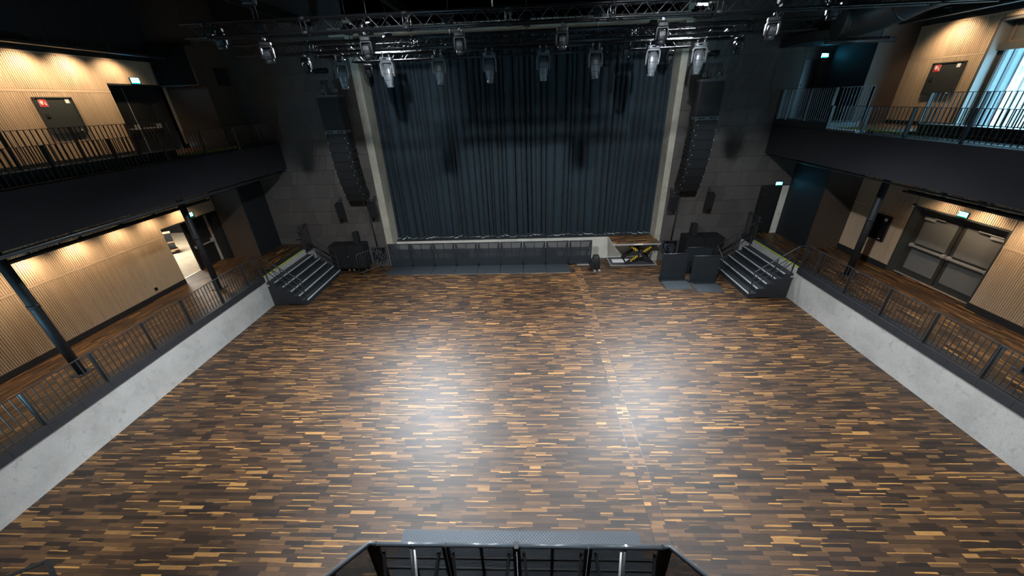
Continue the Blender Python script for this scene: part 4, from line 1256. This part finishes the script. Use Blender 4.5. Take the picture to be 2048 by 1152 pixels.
# ------------------------------------------------------------------ barrier round the mixing place, in the foreground
t = thing('mixing_barrier', 'black mesh barrier with tread plate closing the near side of the pit', 'barrier', (0, 0, 0))
FY, FH = 3.06, 1.15
xs = (-2.36, -1.30, -0.24, 0.82, 1.89)
for i in range(4):
    a, b_ = xs[i] + 0.006, xs[i + 1] - 0.006
    pn = MB().box(a + 0.03, b_ - 0.03, FY - 0.003, FY + 0.003, 0.08, FH - 0.05).build('mesh_sheet', M['perf'], t)
    MB().tube([(a, FY, FH - 0.03), (b_, FY, FH - 0.03)], 0.034, 14).build('top_tube', M['tube'], t)
    MB().box(a, a + 0.05, FY - 0.035, FY - 0.004, 0.04, FH - 0.06).box(b_ - 0.05, b_, FY - 0.035, FY - 0.004, 0.04, FH - 0.06).box((a + b_) / 2 - 0.022, (a + b_) / 2 + 0.022, FY - 0.03, FY - 0.004, 0.04, FH - 0.06).build('upright', M['black'], t)
    for zz in (0.10, 0.50, 0.80):
        MB().box(a + 0.05, b_ - 0.05, FY - 0.03, FY - 0.004, zz - 0.022, zz + 0.022).build('cross_bar', M['black'], t)
    MB().box(a + 0.02, b_ - 0.02, FY - 0.9, FY - 0.036, 0.0, 0.03).build('rear_foot', M['black'], t)
    MB().bar((a + 0.1, FY - 0.03, FH - 0.15), (a + 0.26, FY - 0.75, 0.05), 0.04, 0.05).bar((b_ - 0.1, FY - 0.03, FH - 0.15), (b_ - 0.26, FY - 0.75, 0.05), 0.04, 0.05).build('stay', M['black'], t)
    MB().box(a - 0.005, b_ + 0.005, FY + 0.01, FY + 0.80, 0.0, 0.035).build('foot_plate', M['tread'], t)
    MB().box(a, b_, FY + 0.801, FY + 0.83, 0.0, 0.03).build('plate_edge', M['steel'], t)
for xx in (-0.24,):
    MB().box(xx - 0.03, xx + 0.03, FY - 0.06, FY + 0.04, FH - 0.075, FH + 0.008).build('latch', M['black'], t)
    MB().box(xx - 0.025, xx + 0.0, FY - 0.042, FY - 0.036, FH - 0.22, FH - 0.17).build('sticker', M['white'], t)
for xx, s_ in ((-1.84, 1), (1.36, -1)):
    MB().tube([(xx, FY, FH - 0.01), (xx, FY, FH + 0.012)], 0.018, 12).build('bolt_cap', M['chrome'], t)
    MB().tube([(xx + s_ * 0.02, FY - 0.04, FH - 0.06), (xx + s_ * 0.14, FY - 0.60, 0.35)], 0.024, 10).build('hinged_stay', M['coping'], t)
    MB().tube([(xx + s_ * 0.07, FY - 0.04, FH - 0.08), (xx + s_ * 0.19, FY - 0.60, 0.33)], 0.018, 10).build('hinged_stay', M['alu'], t)
for s_, xe in ((-1, xs[0]), (1, xs[-1])):
    c0 = Vector((xe, FY, 0))
    c1 = Vector((xe + s_ * 0.11, FY + 0.01, 0))
    c2 = Vector((xe + s_ * 0.95, FY - 0.84, 0))
    zt_ = Vector((0, 0, FH - 0.03))
    MB().tube([c0 + zt_, c1 + zt_, c2 + zt_], 0.034, 14).build('corner_tube', M['tube'], t)
    d = (c2 - c1).normalized()
    nrm = Vector((-d.y, d.x, 0)) * 0.003
    hgt = Vector((0, 0, FH - 0.13))
    L_ = (c2 - c1).length
    e = MB().box(0.0, L_, -0.003, 0.003, 0.08, FH - 0.05).build('mesh_sheet', M['perf'], t, loc=c1, rot=(0, 0, math.atan2(d.y, d.x)))
    MB().box(0.0, 0.045, -0.03, 0.0, 0.04, FH - 0.05).box(0.52, 0.565, -0.03, 0.0, 0.04, FH - 0.05).box(L_ - 0.05, L_, -0.03, 0.0, 0.04, FH - 0.05).box(0, L_, -0.03, 0.0, 0.04, 0.09).build('corner_frame', M['black'], t, loc=c1 - Vector((0, 0.005, 0)), rot=(0, 0, math.atan2(d.y, d.x)))
    MB().box(min(c0.x, c1.x), max(c0.x, c1.x), FY - 0.02, FY, 0.04, FH - 0.06).build('corner_post', M['black'], t)
    MB().tube([c0 + zt_ - Vector((s_ * 0.0, 0, 0)), c0 + zt_ + Vector((s_ * 0.03, 0.0, 0))], 0.039, 14).build('tube_joint', M['steel'], t)

# ------------------------------------------------------------------ doors, cabinets, signs
# left aisle door: one leaf stands open to the lit side room, the other is shut
o = struct(MB().box(-13.40, -13.10, 11.96, 12.02, F1, 3.36).box(-13.40, -12.955, 12.02, 12.06, F1, 3.36).box(-13.40, -12.955, 14.50, 14.56, F1, 3.36).box(-13.40, -12.955, 12.06, 14.50, 3.32, 3.37).build('door_1', M['blackdoor']))
MB().box(-13.40, -13.33, 13.27, 13.37, F1, 3.32).build('meeting_stile', M['blackdoor'], o)
lf = MB().box(-13.395, -13.35, 13.37, 14.36, F1 + 0.01, 3.31).build('door_leaf', M['blackdoor'], o)
MB().box(-13.29, -13.25, 13.42, 14.30, 2.16, 2.20).box(-13.35, -13.27, 14.24, 14.32, 2.12, 2.28).box(-13.35, -13.27, 13.40, 13.46, 2.13, 2.23).build('push_bar', M['alu'], lf)
MB().box(-13.42, -13.36, 14.36, 14.50, F1, 3.32).build('side_panel', M['screed'], o)
lf2 = MB().box(-14.60, -13.42, 12.04, 12.085, F1 + 0.01, 3.31).build('open_leaf', M['blackdoor'], o)
MB().box(-13.42, -13.36, 12.06, 13.30, F1, F1 + 0.012).build('threshold', M['alu'], o)
struct(MB().box(-19.5, -13.42, 8.0, 18.5, F1 - 0.2, F1).build('floor_side_room', M['screed']))
struct(MB().box(-19.7, -19.5, 8.0, 18.5, F1, 4.4).box(-19.5, -13.05, 18.4, 18.6, F1, 4.4).box(-19.5, -13.6, 7.9, 8.0, F1, 4.4).build('wall_side_room', M['fascia']))
struct(MB().box(-19.7, -13.1, 7.9, 18.6, 4.4, 4.5).build('ceiling_side_room', M['void']))
struct(MB().box(-13.6, -13.42, 8.0, 12.02, F1, 4.4).box(-13.6, -13.42, 14.5, 18.5, F1, 4.4).box(-13.6, -13.42, 12.02, 14.5, 3.34, 4.4).build('wall_corridor', M['fascia']))
t = thing('dolly', 'wooden wheeled dolly with a blue cloth in the lit side room', 'dolly', (-16.42, 15.25, F1), 0.8)
MB().box(-0.3, 0.3, -0.22, 0.22, 0.16, 0.20).build('board', M['ply'], t)
MB().box(-0.26, 0.26, -0.03, 0.03, 0.20, 0.95).build('upright_panel', M['bluecloth'], t)
MB().box(-0.28, 0.28, -0.18, 0.18, 0.95, 0.98).box(-0.28, 0.28, -0.18, 0.18, 0.52, 0.55).build('shelf', M['ply'], t)
for a in (-0.24, 0.24):
    for c in (-0.16, 0.16):
        MB().tube([(a, c - 0.02, 0.08), (a, c + 0.02, 0.08)], 0.08, 12).build('wheel', M['black'], t)

# left balcony double door
o = struct(MB().box(-13.4, -12.955, 12.56, 12.60, F2, 7.90).box(-13.4, -12.955, 14.53, 14.57, F2, 7.90).box(-13.4, -12.955, 12.60, 14.53, 7.86, 7.90).build('door_2', M['blackdoor']))
for a, b_ in ((12.60, 13.36), (13.37, 14.20)):
    lf = MB().box(-13.36, -13.31, a, b_, F2, 7.86).build('door_leaf', M['blackdoor'], o)
    MB().box(-13.24, -13.20, a + 0.06, b_ - 0.05, 6.56, 6.60).box(-13.31, -13.22, b_ - 0.14, b_ - 0.05, 6.54, 6.70).build('push_bar', M['alu'], lf)
MB().box(-13.312, -13.305, 13.355, 13.375, F2, 7.82).build('light_line_strip', M['alu'], o)  # pale strip standing in for the line of light between the leaves
MB().box(-13.38, -13.30, 14.20, 14.53, F2, 7.86).build('side_panel', M['fascia'], o)

# right aisle double door, grey with push bars and closers
o = struct(MB().box(12.456, 12.86, 11.97, 12.02, F1, 3.53).box(12.456, 12.86, 9.38, 9.43, F1, 3.53).box(12.456, 12.86, 9.43, 11.97, 3.49, 3.53).build('door_3', M['cabinet']))
MB().box(12.75, 12.85, 11.88, 11.97, F1, 3.46).box(12.75, 12.85, 9.43, 9.52, F1, 3.46).box(12.75, 12.85, 9.52, 11.88, 3.30, 3.46).build('door_frame', M['doorframe'], o)
for a, b_, hy in ((9.53, 10.68, 1), (10.72, 11.87, 0)):
    lf = MB().box(12.76, 12.82, a, b_, F1 + 0.01, 3.29).build('door_leaf', M['doorframe'], o)
    MB().box(12.745, 12.76, a + 0.10, b_ - 0.10, F1 + 0.22, 2.12).build('lower_panel', M['door'], lf)
    MB().box(12.745, 12.76, a + 0.10, b_ - 0.10, 2.34, 3.22).build('upper_panel', M['door'], lf)
    MB().box(12.66, 12.70, a + 0.03, b_ - 0.03, 2.23, 2.29).box(12.68, 12.76, a + 0.02, a + 0.10, 2.20, 2.31).box(12.68, 12.76, b_ - 0.10, b_ - 0.02, 2.20, 2.31).build('push_bar', M['alu'], lf)
    ya = b_ - 0.42 if not hy else a + 0.08
    MB().box(12.69, 12.76, ya, ya + 0.32, 3.13, 3.21).box(12.66, 12.69, min(ya, ya + (0.32 if hy else -0.30)), max(ya, ya + (0.62 if hy else 0.0)), 3.235, 3.255).build('door_closer', M['alu'], lf)
MB().box(12.72, 12.86, 9.43, 11.97, F1, F1 + 0.012).build('threshold', M['alu'], o)
struct(MB().box(12.86, 12.9, 9.3, 12.1, F1, 3.6).build('wall_door_backing', M['black']))

# doors in the boarded wall at the right
o = struct(MB().box(10.04, 10.91, YB + 0.0, YB + 0.03, F1, 3.34).build('door_4', M['blackdoor']))
MB().box(10.12, 10.13, YB - 0.004, YB, F1 + 0.02, 3.28).box(10.84, 10.85, YB - 0.004, YB, F1 + 0.02, 3.28).build('leaf_joint', M['void'], o)
MB().box(10.16, 10.20, YB - 0.06, YB, 2.22, 2.30).build('door_handle', M['steel'], o)
lt = MB()
for k in range(9):
    lt.box(10.17 + k * 0.021, 10.182 + k * 0.021, YB - 0.002, YB, 2.975, 3.0)
lt.build('faint_lettering', M['shell'], o)
struct(MB().box(10.91, 11.2, YB - 0.01, YB + 0.03, F1, 3.34).build('trim_4', M['stagewall']))
o = struct(MB().box(10.38, 10.92, YB + 0.0, YB + 0.03, F2, 7.92).build('door_5', M['blackdoor']))
MB().box(10.44, 10.47, YB - 0.06, YB, 7.08, 7.12).build('door_handle', M['steel'], o)
struct(MB().box(10.93, 11.30, YB - 0.01, YB + 0.03, F2, 7.90).build('trim_5', M['block']))

# fire hose cabinets
def hose_cabinet(x, sgn, y0, y1, z0, z1, label, near_sign):
    t = thing('fire_cabinet', label, 'fire cabinet', (x, 0, 0))
    d = lambda a, b_: (min(-sgn * a, -sgn * b_), max(-sgn * a, -sgn * b_))
    def bx(a, b_, ya, yb, za, zb):
        x0, x1 = d(a, b_)
        return MB().box(x0, x1, ya, yb, za, zb)
    f = MB()
    for ya, yb, za, zb in ((y0, y1, z0, z0 + 0.03), (y0, y1, z1 - 0.03, z1), (y0, y0 + 0.03, z0 + 0.03, z1 - 0.03), (y1 - 0.03, y1, z0 + 0.03, z1 - 0.03)):
        x0, x1 = d(0.0, 0.05)
        f.box(x0, x1, ya, yb, za, zb)
    f.build('cabinet_frame', M['cabinet'], t)
    dr = bx(0.0, 0.035, y0 + 0.035, y1 - 0.035, z0 + 0.035, z1 - 0.035).build('cabinet_door', M['cabinet'], t)
    lk = y0 + 0.09 if near_sign else y1 - 0.17
    bx(0.035, 0.045, lk, lk + 0.09, (z0 + z1) / 2 - 0.05, (z0 + z1) / 2 + 0.05).build('latch', M['black'], dr)
    bx(0.045, 0.055, lk + 0.025, lk + 0.055, (z0 + z1) / 2 - 0.03, (z0 + z1) / 2 + 0.03).build('latch_pull', M['steel'], dr)
    sa = y0 + 0.10 if near_sign else y1 - 0.27
    sg = bx(0.0352, 0.038, sa - 0.006, sa + 0.176, z1 - 0.236, z1 - 0.054).build('sign', M['white'], dr)
    bx(0.038, 0.040, sa, sa + 0.17, z1 - 0.23, z1 - 0.06).build('red_field', M['red'], dr)
    g = MB()      # hose reel and flame pictogram, flat pieces
    x0, x1 = d(0.040, 0.0415)
    fl = (lambda u_: sa + u_) if near_sign else (lambda u_: sa + 0.17 - u_)
    def gb(u0, u1, za, zb):
        g.box(x0, x1, min(fl(u0), fl(u1)), max(fl(u0), fl(u1)), za, zb)
    gb(0.02, 0.085, z1 - 0.165, z1 - 0.085)
    gb(0.085, 0.105, z1 - 0.11, z1 - 0.095)
    gb(0.04, 0.075, z1 - 0.185, z1 - 0.165)
    gb(0.115, 0.14, z1 - 0.19, z1 - 0.12)
    gb(0.125, 0.155, z1 - 0.20, z1 - 0.165)
    g.build('pictogram', M['white'], dr)
    la = y1 - 0.20 if near_sign else y0 + 0.12
    bx(0.0352, 0.038, la, la + 0.10, z1 - 0.15, z1 - 0.05).build('label', M['white'], dr)
    bx(0.0352, 0.038, y1 - 0.20 if near_sign else y0 + 0.14, y1 - 0.13 if near_sign else y0 + 0.20, z0 + 0.045, z0 + 0.07).build('small_label', M['white'], dr)
    return t
hose_cabinet(XL, -1, 10.42, 11.36, 6.62, 7.52, 'grey fire hose cabinet with red sign on the left balcony wall', True)
hose_cabinet(XR, 1, 12.41, 13.36, 6.66, 7.52, 'grey fire hose cabinet with red sign on the right balcony wall', False)
t = thing('wall_cabinet', 'flat black wall cabinet with a white label under the right balcony', 'cabinet', (XR, 0, 0))
MB().box(-0.05, 0.0, 12.50, 13.30, 2.10, 2.98).build('cabinet_frame', M['black'], t)
dr = MB().box(-0.062, -0.05, 12.54, 13.26, 2.14, 2.94).build('cabinet_door', M['void'], t)
MB().box(-0.066, -0.062, 12.60, 12.71, 2.80, 2.90).build('label', M['white'], dr)
MB().box(-0.066, -0.062, 12.60, 12.68, 2.17, 2.19).build('small_label', M['white'], dr)

# exit signs, lit
def exit_sign(x, y, z, axis, sgn, label, W=0.28, H=0.16, drop=None):
    """axis 'X': panel faces along x (sgn = facing direction); axis 'Y': faces the camera"""
    t = thing('exit_sign', label, 'exit sign', (x, y, z))
    D = 0.045
    def bx(u0, u1, d0, d1, z0, z1):
        if axis == 'X':
            a, b_ = sgn * d0, sgn * d1
            return MB().box(min(a, b_), max(a, b_), u0, u1, z0, z1)
        return MB().box(u0, u1, min(-d0, -d1), max(-d0, -d1), z0, z1)
    bx(-W / 2 - 0.012, W / 2 + 0.012, 0.0, D, -0.012, H + 0.012).build('housing', M['shell2'], t)
    pn = bx(-W / 2, W / 2, D, D + 0.006, 0.0, H).build('lit_panel', M['exit_white'], t)
    g = bx(-W / 2, W / 2, D + 0.006, D + 0.008, 0.0, 0.028)
    for u0, u1, z0, z1 in ((0.03, 0.05, 0.05, 0.13), (0.05, 0.10, 0.115, 0.13), (0.10, 0.12, 0.05, 0.13), (-0.09, -0.03, 0.075, 0.095), (-0.035, -0.015, 0.06, 0.11), (0.066, 0.084, 0.05, 0.10)):
        k = bx(u0, u1, D + 0.006, D + 0.008, z0, z1)
        n0 = len(g.v)
        g.v += k.v
        g.f += [tuple(n0 + i for i in f) for f in k.f]
        g.sm += k.sm
    g.build('pictogram', M['exit_green'], pn)
    if drop:
        bx(-0.02, 0.02, D / 2 - 0.01, D / 2 + 0.01, H + 0.012, drop).build('hanger', M['steel'], t)
    return t
exit_sign(XL + 0.005, 13.37, 3.44, 'X', 1, 'lit exit sign above the open door of the left aisle', W=0.2, H=0.15)
exit_sign(XL + 0.005, 13.55, 7.93, 'X', 1, 'lit exit sign above the black door of the left balcony')
exit_sign(11.0, YB - 0.006, 7.96, 'Y', 1, 'lit exit sign on the boarded wall above the right balcony', W=0.24, H=0.13)
exit_sign(10.70, YB - 0.006, 3.37, 'Y', 1, 'lit exit sign above the black door at the right stairs', W=0.25, H=0.13)
exit_sign(XR - 0.006, 10.58, 3.56, 'X', -1, 'lit exit sign above the grey double door of the right aisle', W=0.24, H=0.14)

# sockets and small wall items
t = thing('wall_socket', 'small black wall socket low on the left slatted wall', 'socket', (XL, 10.91, 1.54))
MB().box(0.0, 0.02, -0.05, 0.05, 0, 0.1).build('plate', M['black'], t)
MB().box(0.02, 0.03, -0.03, 0.03, 0.02, 0.08).build('insert', M['void'], t)
t = thing('wall_camera', 'small black dome camera at the end of the left balcony wall', 'camera', (XL + 0.005, 14.55, 8.22))
MB().tube([(0.0, 0, 0), (0.08, 0, 0)], 0.05, 12).build('mount', M['black'], t)
MB().rings([[(0.08 + 0.06 * math.sin(b_), 0.055 * math.cos(b_) * math.cos(k * PI / 8), 0.055 * math.cos(b_) * math.sin(k * PI / 8)) for k in range(16)] for b_ in (0, 0.5, 1.0, 1.5)]).build('dome', M['lens'], t)
t = thing('motion_sensor', 'small white sensor above the frame of the grey double door', 'sensor', (XR - 0.006, 11.98, 3.50))
MB().box(-0.07, 0.0, -0.04, 0.04, 0, 0.09).build('sensor_body', M['black'], t)
MB().box(-0.078, -0.07, -0.03, 0.03, 0.0, 0.03).build('sensor_window', M['white'], t)

# ------------------------------------------------------------------ tall window of the right balcony
o = struct(MB().box(12.43, 12.82, 11.985, 12.05, F2, 8.42).box(12.43, 12.82, 7.8, 7.85, F2, 8.42).box(12.43, 12.82, 7.85, 12.0, 8.36, 8.42).build('window_1', M['jamb']))
MB().box(12.72, 12.80, 11.84, 12.0, F2, 7.72).box(12.72, 12.80, 9.62, 9.74, F2, 7.72).box(12.72, 12.80, 7.85, 7.97, F2, 7.72).box(12.72, 12.80, 7.85, 12.0, F2, 5.90).build('window_frame', M['black'], o)
MB().box(12.62, 12.80, 7.85, 12.0, 7.70, 7.86).build('header', M['doorframe'], o)
MB().box(12.76, 12.80, 7.85, 12.0, 7.86, 8.36).build('upper_panel', M['doorframe'], o)
MB().box(12.72, 12.76, 9.5, 11.90, 7.87, 7.91).box(12.72, 12.76, 9.5, 11.90, 8.30, 8.34).box(12.72, 12.76, 11.85, 11.90, 7.91, 8.30).box(12.72, 12.76, 9.5, 9.55, 7.91, 8.30).build('upper_frame', M['block'], o)
for yy in (11.97, 11.93, 11.89, 11.855):
    B(12.70, 12.72, yy, yy + 0.016, 5.9, 7.70).build('frame_profile', M['doorframe'], o)
B(12.755, 12.765, 9.74, 11.84, 5.9, 7.70).build('window_pane', M['glass'], o)
B(12.755, 12.765, 7.97, 9.62, 5.9, 7.70).build('window_pane', M['glass'], o)
rv = struct(MB().box(12.81, 13.36, 11.92, 12.2, 5.6, 8.42).box(12.81, 13.36, 7.6, 7.84, 5.6, 8.42).box(12.81, 13.36, 7.84, 11.92, 8.2, 8.42).build('window_reveal', M['reveal']))
B(13.02, 13.11, 11.90, 11.92, 5.6, 8.2).build('shutter_track', M['duct'], rv)
B(13.30, 13.36, 11.88, 11.92, 5.6, 8.2).build('outer_edge', M['nosing'], rv)
t = thing('neighbour_building', 'white sheet metal building outside the tall window', 'building', (19.0, 10, 0))
MB().box(0, 3, -12, 14, 0, 9.2).build('wall', M['facade'], t)
rb = MB()
for k in range(60):
    rb.box(-0.05, 0.0, -11 + k * 0.4, -10.85 + k * 0.4, 5.2, 7.4)
stuff(rb.build('rib', M['facade'], t))
MB().box(-0.25, 0.0, -12, 14, 7.45, 7.62).build('ledge', M['nosing'], t)

# ------------------------------------------------------------------ services under ceilings
def tray(label, x, y0, y1, z, sgn, lamps, cl, hang):
    t = thing('cable_tray', label, 'cable tray', (0, 0, 0))
    MB().box(x - 0.09, x + 0.09, y0, y1, z, z + 0.012).box(x - 0.09, x - 0.08, y0, y1, z + 0.012, z + 0.06).box(x + 0.08, x + 0.09, y0, y1, z + 0.012, z + 0.06).build('tray', M['black'], t)
    rn = random.Random(int(abs(x * 100)))
    c = MB()
    for k in range(6):
        pts = []
        yy = y0
        while yy < y1:
            pts.append((x + rn.uniform(-0.07, 0.07), yy, z + 0.03 + rn.uniform(0, 0.05)))
            yy += 0.5
        c.tube(pts, 0.010, 5)
    stuff(c.build('cable', M['shell2'], t))
    for k in range(int((y1 - y0) / 1.6)):
        yy = y0 + 0.5 + k * 1.6
        MB().box(x - 0.008, x + 0.008, yy - 0.008, yy + 0.008, z + 0.06, hang).build('hanger', M['steel'], t)
    for i, yy in enumerate(lamps):
        s_ = thing('wall_washer', 'black can of the %s wall washer over the %s' % (words[i], cl), 'lamp', (x + sgn * 0.15, yy, z + 0.03))
        MB().tube([(0, 0, 0.0), (0, 0, 0.14)], 0.05, 14).build('can', M['black'], s_)
        MB().tube([(0, 0, 0.14), (0, 0, 0.20)], 0.012, 6).box(-0.02 if sgn < 0 else -0.15, 0.15 if sgn < 0 else 0.02, -0.012, 0.012, 0.16, 0.18).build('arm', M['steel'], s_)
tray('black cable tray with cables along the left slatted wall under the balcony', -12.42, 3.5, 13.9, 3.94, -1, (4.6, 5.8, 7.0, 8.2, 9.4, 10.6, 11.7, 12.9), 'left aisle', 4.72)
tray('black cable tray above the slats of the left balcony wall', -12.27, 4, 14.3, 8.66, -1, (8.4, 9.5, 10.6, 11.7, 12.9), 'left balcony', TOP)
tray('black cable tray with cables along the right slatted wall under the balcony', 11.93, 4.5, 12.0, 3.98, 1, (6.2, 7.5, 8.8, 10.0, 11.0), 'right aisle', 4.72)
tray('black cable tray above the slats of the right balcony wall', 11.75, 5, 14.2, 8.64, 1, (9.9, 11.4, 13.0), 'right balcony', TOP)
for x, y1, lb in ((-10.46, 15.6, 'dark pipe along the underside of the left balcony edge'), (10.02, 16.0, 'thin dark pipe along the underside of the right balcony edge')):
    t = thing('pipe', lb, 'pipe', (x, 0, 0))
    MB().tube([(0, -2, 4.585), (0, y1, 4.585)], 0.05 if x < 0 else 0.025, 12).build('tube', M['shell'], t)
    for k in range(10):
        yy = y1 - 0.4 - k * 1.5
        MB().box(-0.03, 0.03, yy, yy + 0.03, 4.60, 4.72).build('bracket', M['steel'], t)
t = thing('cable_loom', 'coiled cables hanging under the far end of the left balcony', 'cable', (-11.3, 14.6, 4.5))
c = MB()
rn = random.Random(9)
for k in range(8):
    c.tube([(rn.uniform(-0.3, 0.3), -1.5 + rn.uniform(-0.1, 0.1), 0.12), (rn.uniform(-0.3, 0.3), -0.8, rn.uniform(-0.05, 0.1)), (rn.uniform(-0.3, 0.3), 0, rn.uniform(-0.15, 0.1)), (rn.uniform(-0.3, 0.5), 0.7, rn.uniform(-0.05, 0.1)), (rn.uniform(-0.3, 0.5), 0.9, 0.18)], 0.014, 6)
stuff(c.build('cables', M['steel'], t))
# hanging dark boxes above the balcony ends
t = thing('overhead_box', 'large black box with a wooden edge high above the left balcony end', 'box', (0, 0, 0))
MB().box(-12.85, -11.45, 14.35, 14.64, 7.88, 9.04).build('box_body', M['void'], t)
MB().box(-11.45, -11.40, 14.33, 14.64, 7.86, 9.04).box(-12.85, -11.45, 14.33, 14.64, 7.84, 7.88).build('edge_trim', M['block'], t)
t = thing('ventilation_grille', 'black louvred ventilation grille on the dark block above the left balcony', 'grille', (-11.40, 15.6, 7.88))
MB().box(0.0, 0.015, -0.33, 0.33, 0, 0.56).build('back_plate', M['void'], t)
for k in range(9):
    MB().box(0.015, 0.05, -0.31, 0.31, 0.03 + k * 0.058, 0.045 + k * 0.058).build('louvre', M['steel'], t)
struct(B(9.3, 11.32, 14.3, YB - 0.04, 8.32, 8.6).build('soffit_right', M['nightblue']))
t = thing('drain_pipe', 'horizontal dark pipe before the soffit of the right balcony end', 'pipe', (0, 0, 0))
MB().tube([(9.6, 14.2, 8.27), (11.7, 14.2, 8.25)], 0.065, 14).build('tube', M['steel'], t)
MB().box(9.62, 9.68, 14.14, 14.34, 8.27, 8.33).box(11.5, 11.56, 14.14, 14.3, 8.25, 8.33).build('clip', M['steel'], t)
tag(B(9.75, 10.85, 14.24, 14.26, 8.43, 8.446).build('caution_tape', M['faded']), 'strip of faded yellow tape above the dark pipe', 'tape')
t = thing('air_duct', 'large black round air duct bending above the right balcony', 'duct', (0, 0, 0))
rr = 0.50
pts = [(10.6, 5.0, 9.22), (10.6, 7.0, 9.22), (10.6, 9.0, 9.22), (10.6, 11.0, 9.22), (10.6, 11.9, 9.22), (10.56, 12.4, 9.17), (10.46, 12.8, 9.05), (10.28, 13.15, 8.92), (10.02, 13.45, 8.83), (9.68, 13.66, 8.79), (9.45, 13.72, 8.78)]
MB().tube(pts, rr, 32).build('duct_body', M['duct'], t)
for k in (1, 3, 6, 9):
    q0, q1 = Vector(pts[k]), Vector(pts[k]) + (Vector(pts[min(k + 1, len(pts) - 1)]) - Vector(pts[k - 1])).normalized() * 0.05
    MB().tube([q0, q1], rr + 0.012, 32).build('seam_ring', M['duct'], t)
    MB().tube([(q0.x, q0.y, q0.z + rr), (q0.x, q0.y, TOP)], 0.008, 6).build('hanger', M['steel'], t)
t = thing('hanging_speaker', 'slanted grey box hanging at the top left corner of the picture', 'loudspeaker', (-9.62, 7.0, 8.35), 0.35)
MB().box(-0.45, 0.45, -0.35, 0.35, 0.0, 0.55).xform(Matrix.Rotation(0.3, 4, 'Y')).build('cabinet', M['shell2'], t, bevel=0.02)
MB().tube([(0, 0, 0.5), (0, 0, TOP - 8.35)], 0.015, 6).build('chain', M['steel'], t)
for x, y, lb in ((-7.9, 8.8, 'thin dark ceiling beam running along the hall above the left'), (-4.0, 10.0, 'thin dark ceiling beam above the left work lamp'), (6.2, 10.0, 'thin dark ceiling beam above the right part of the rig')):
    tag(B(x, x + 0.16, -4, 16.0, 9.6, 9.85).build('ceiling_beam', M['void']), lb, 'beam')
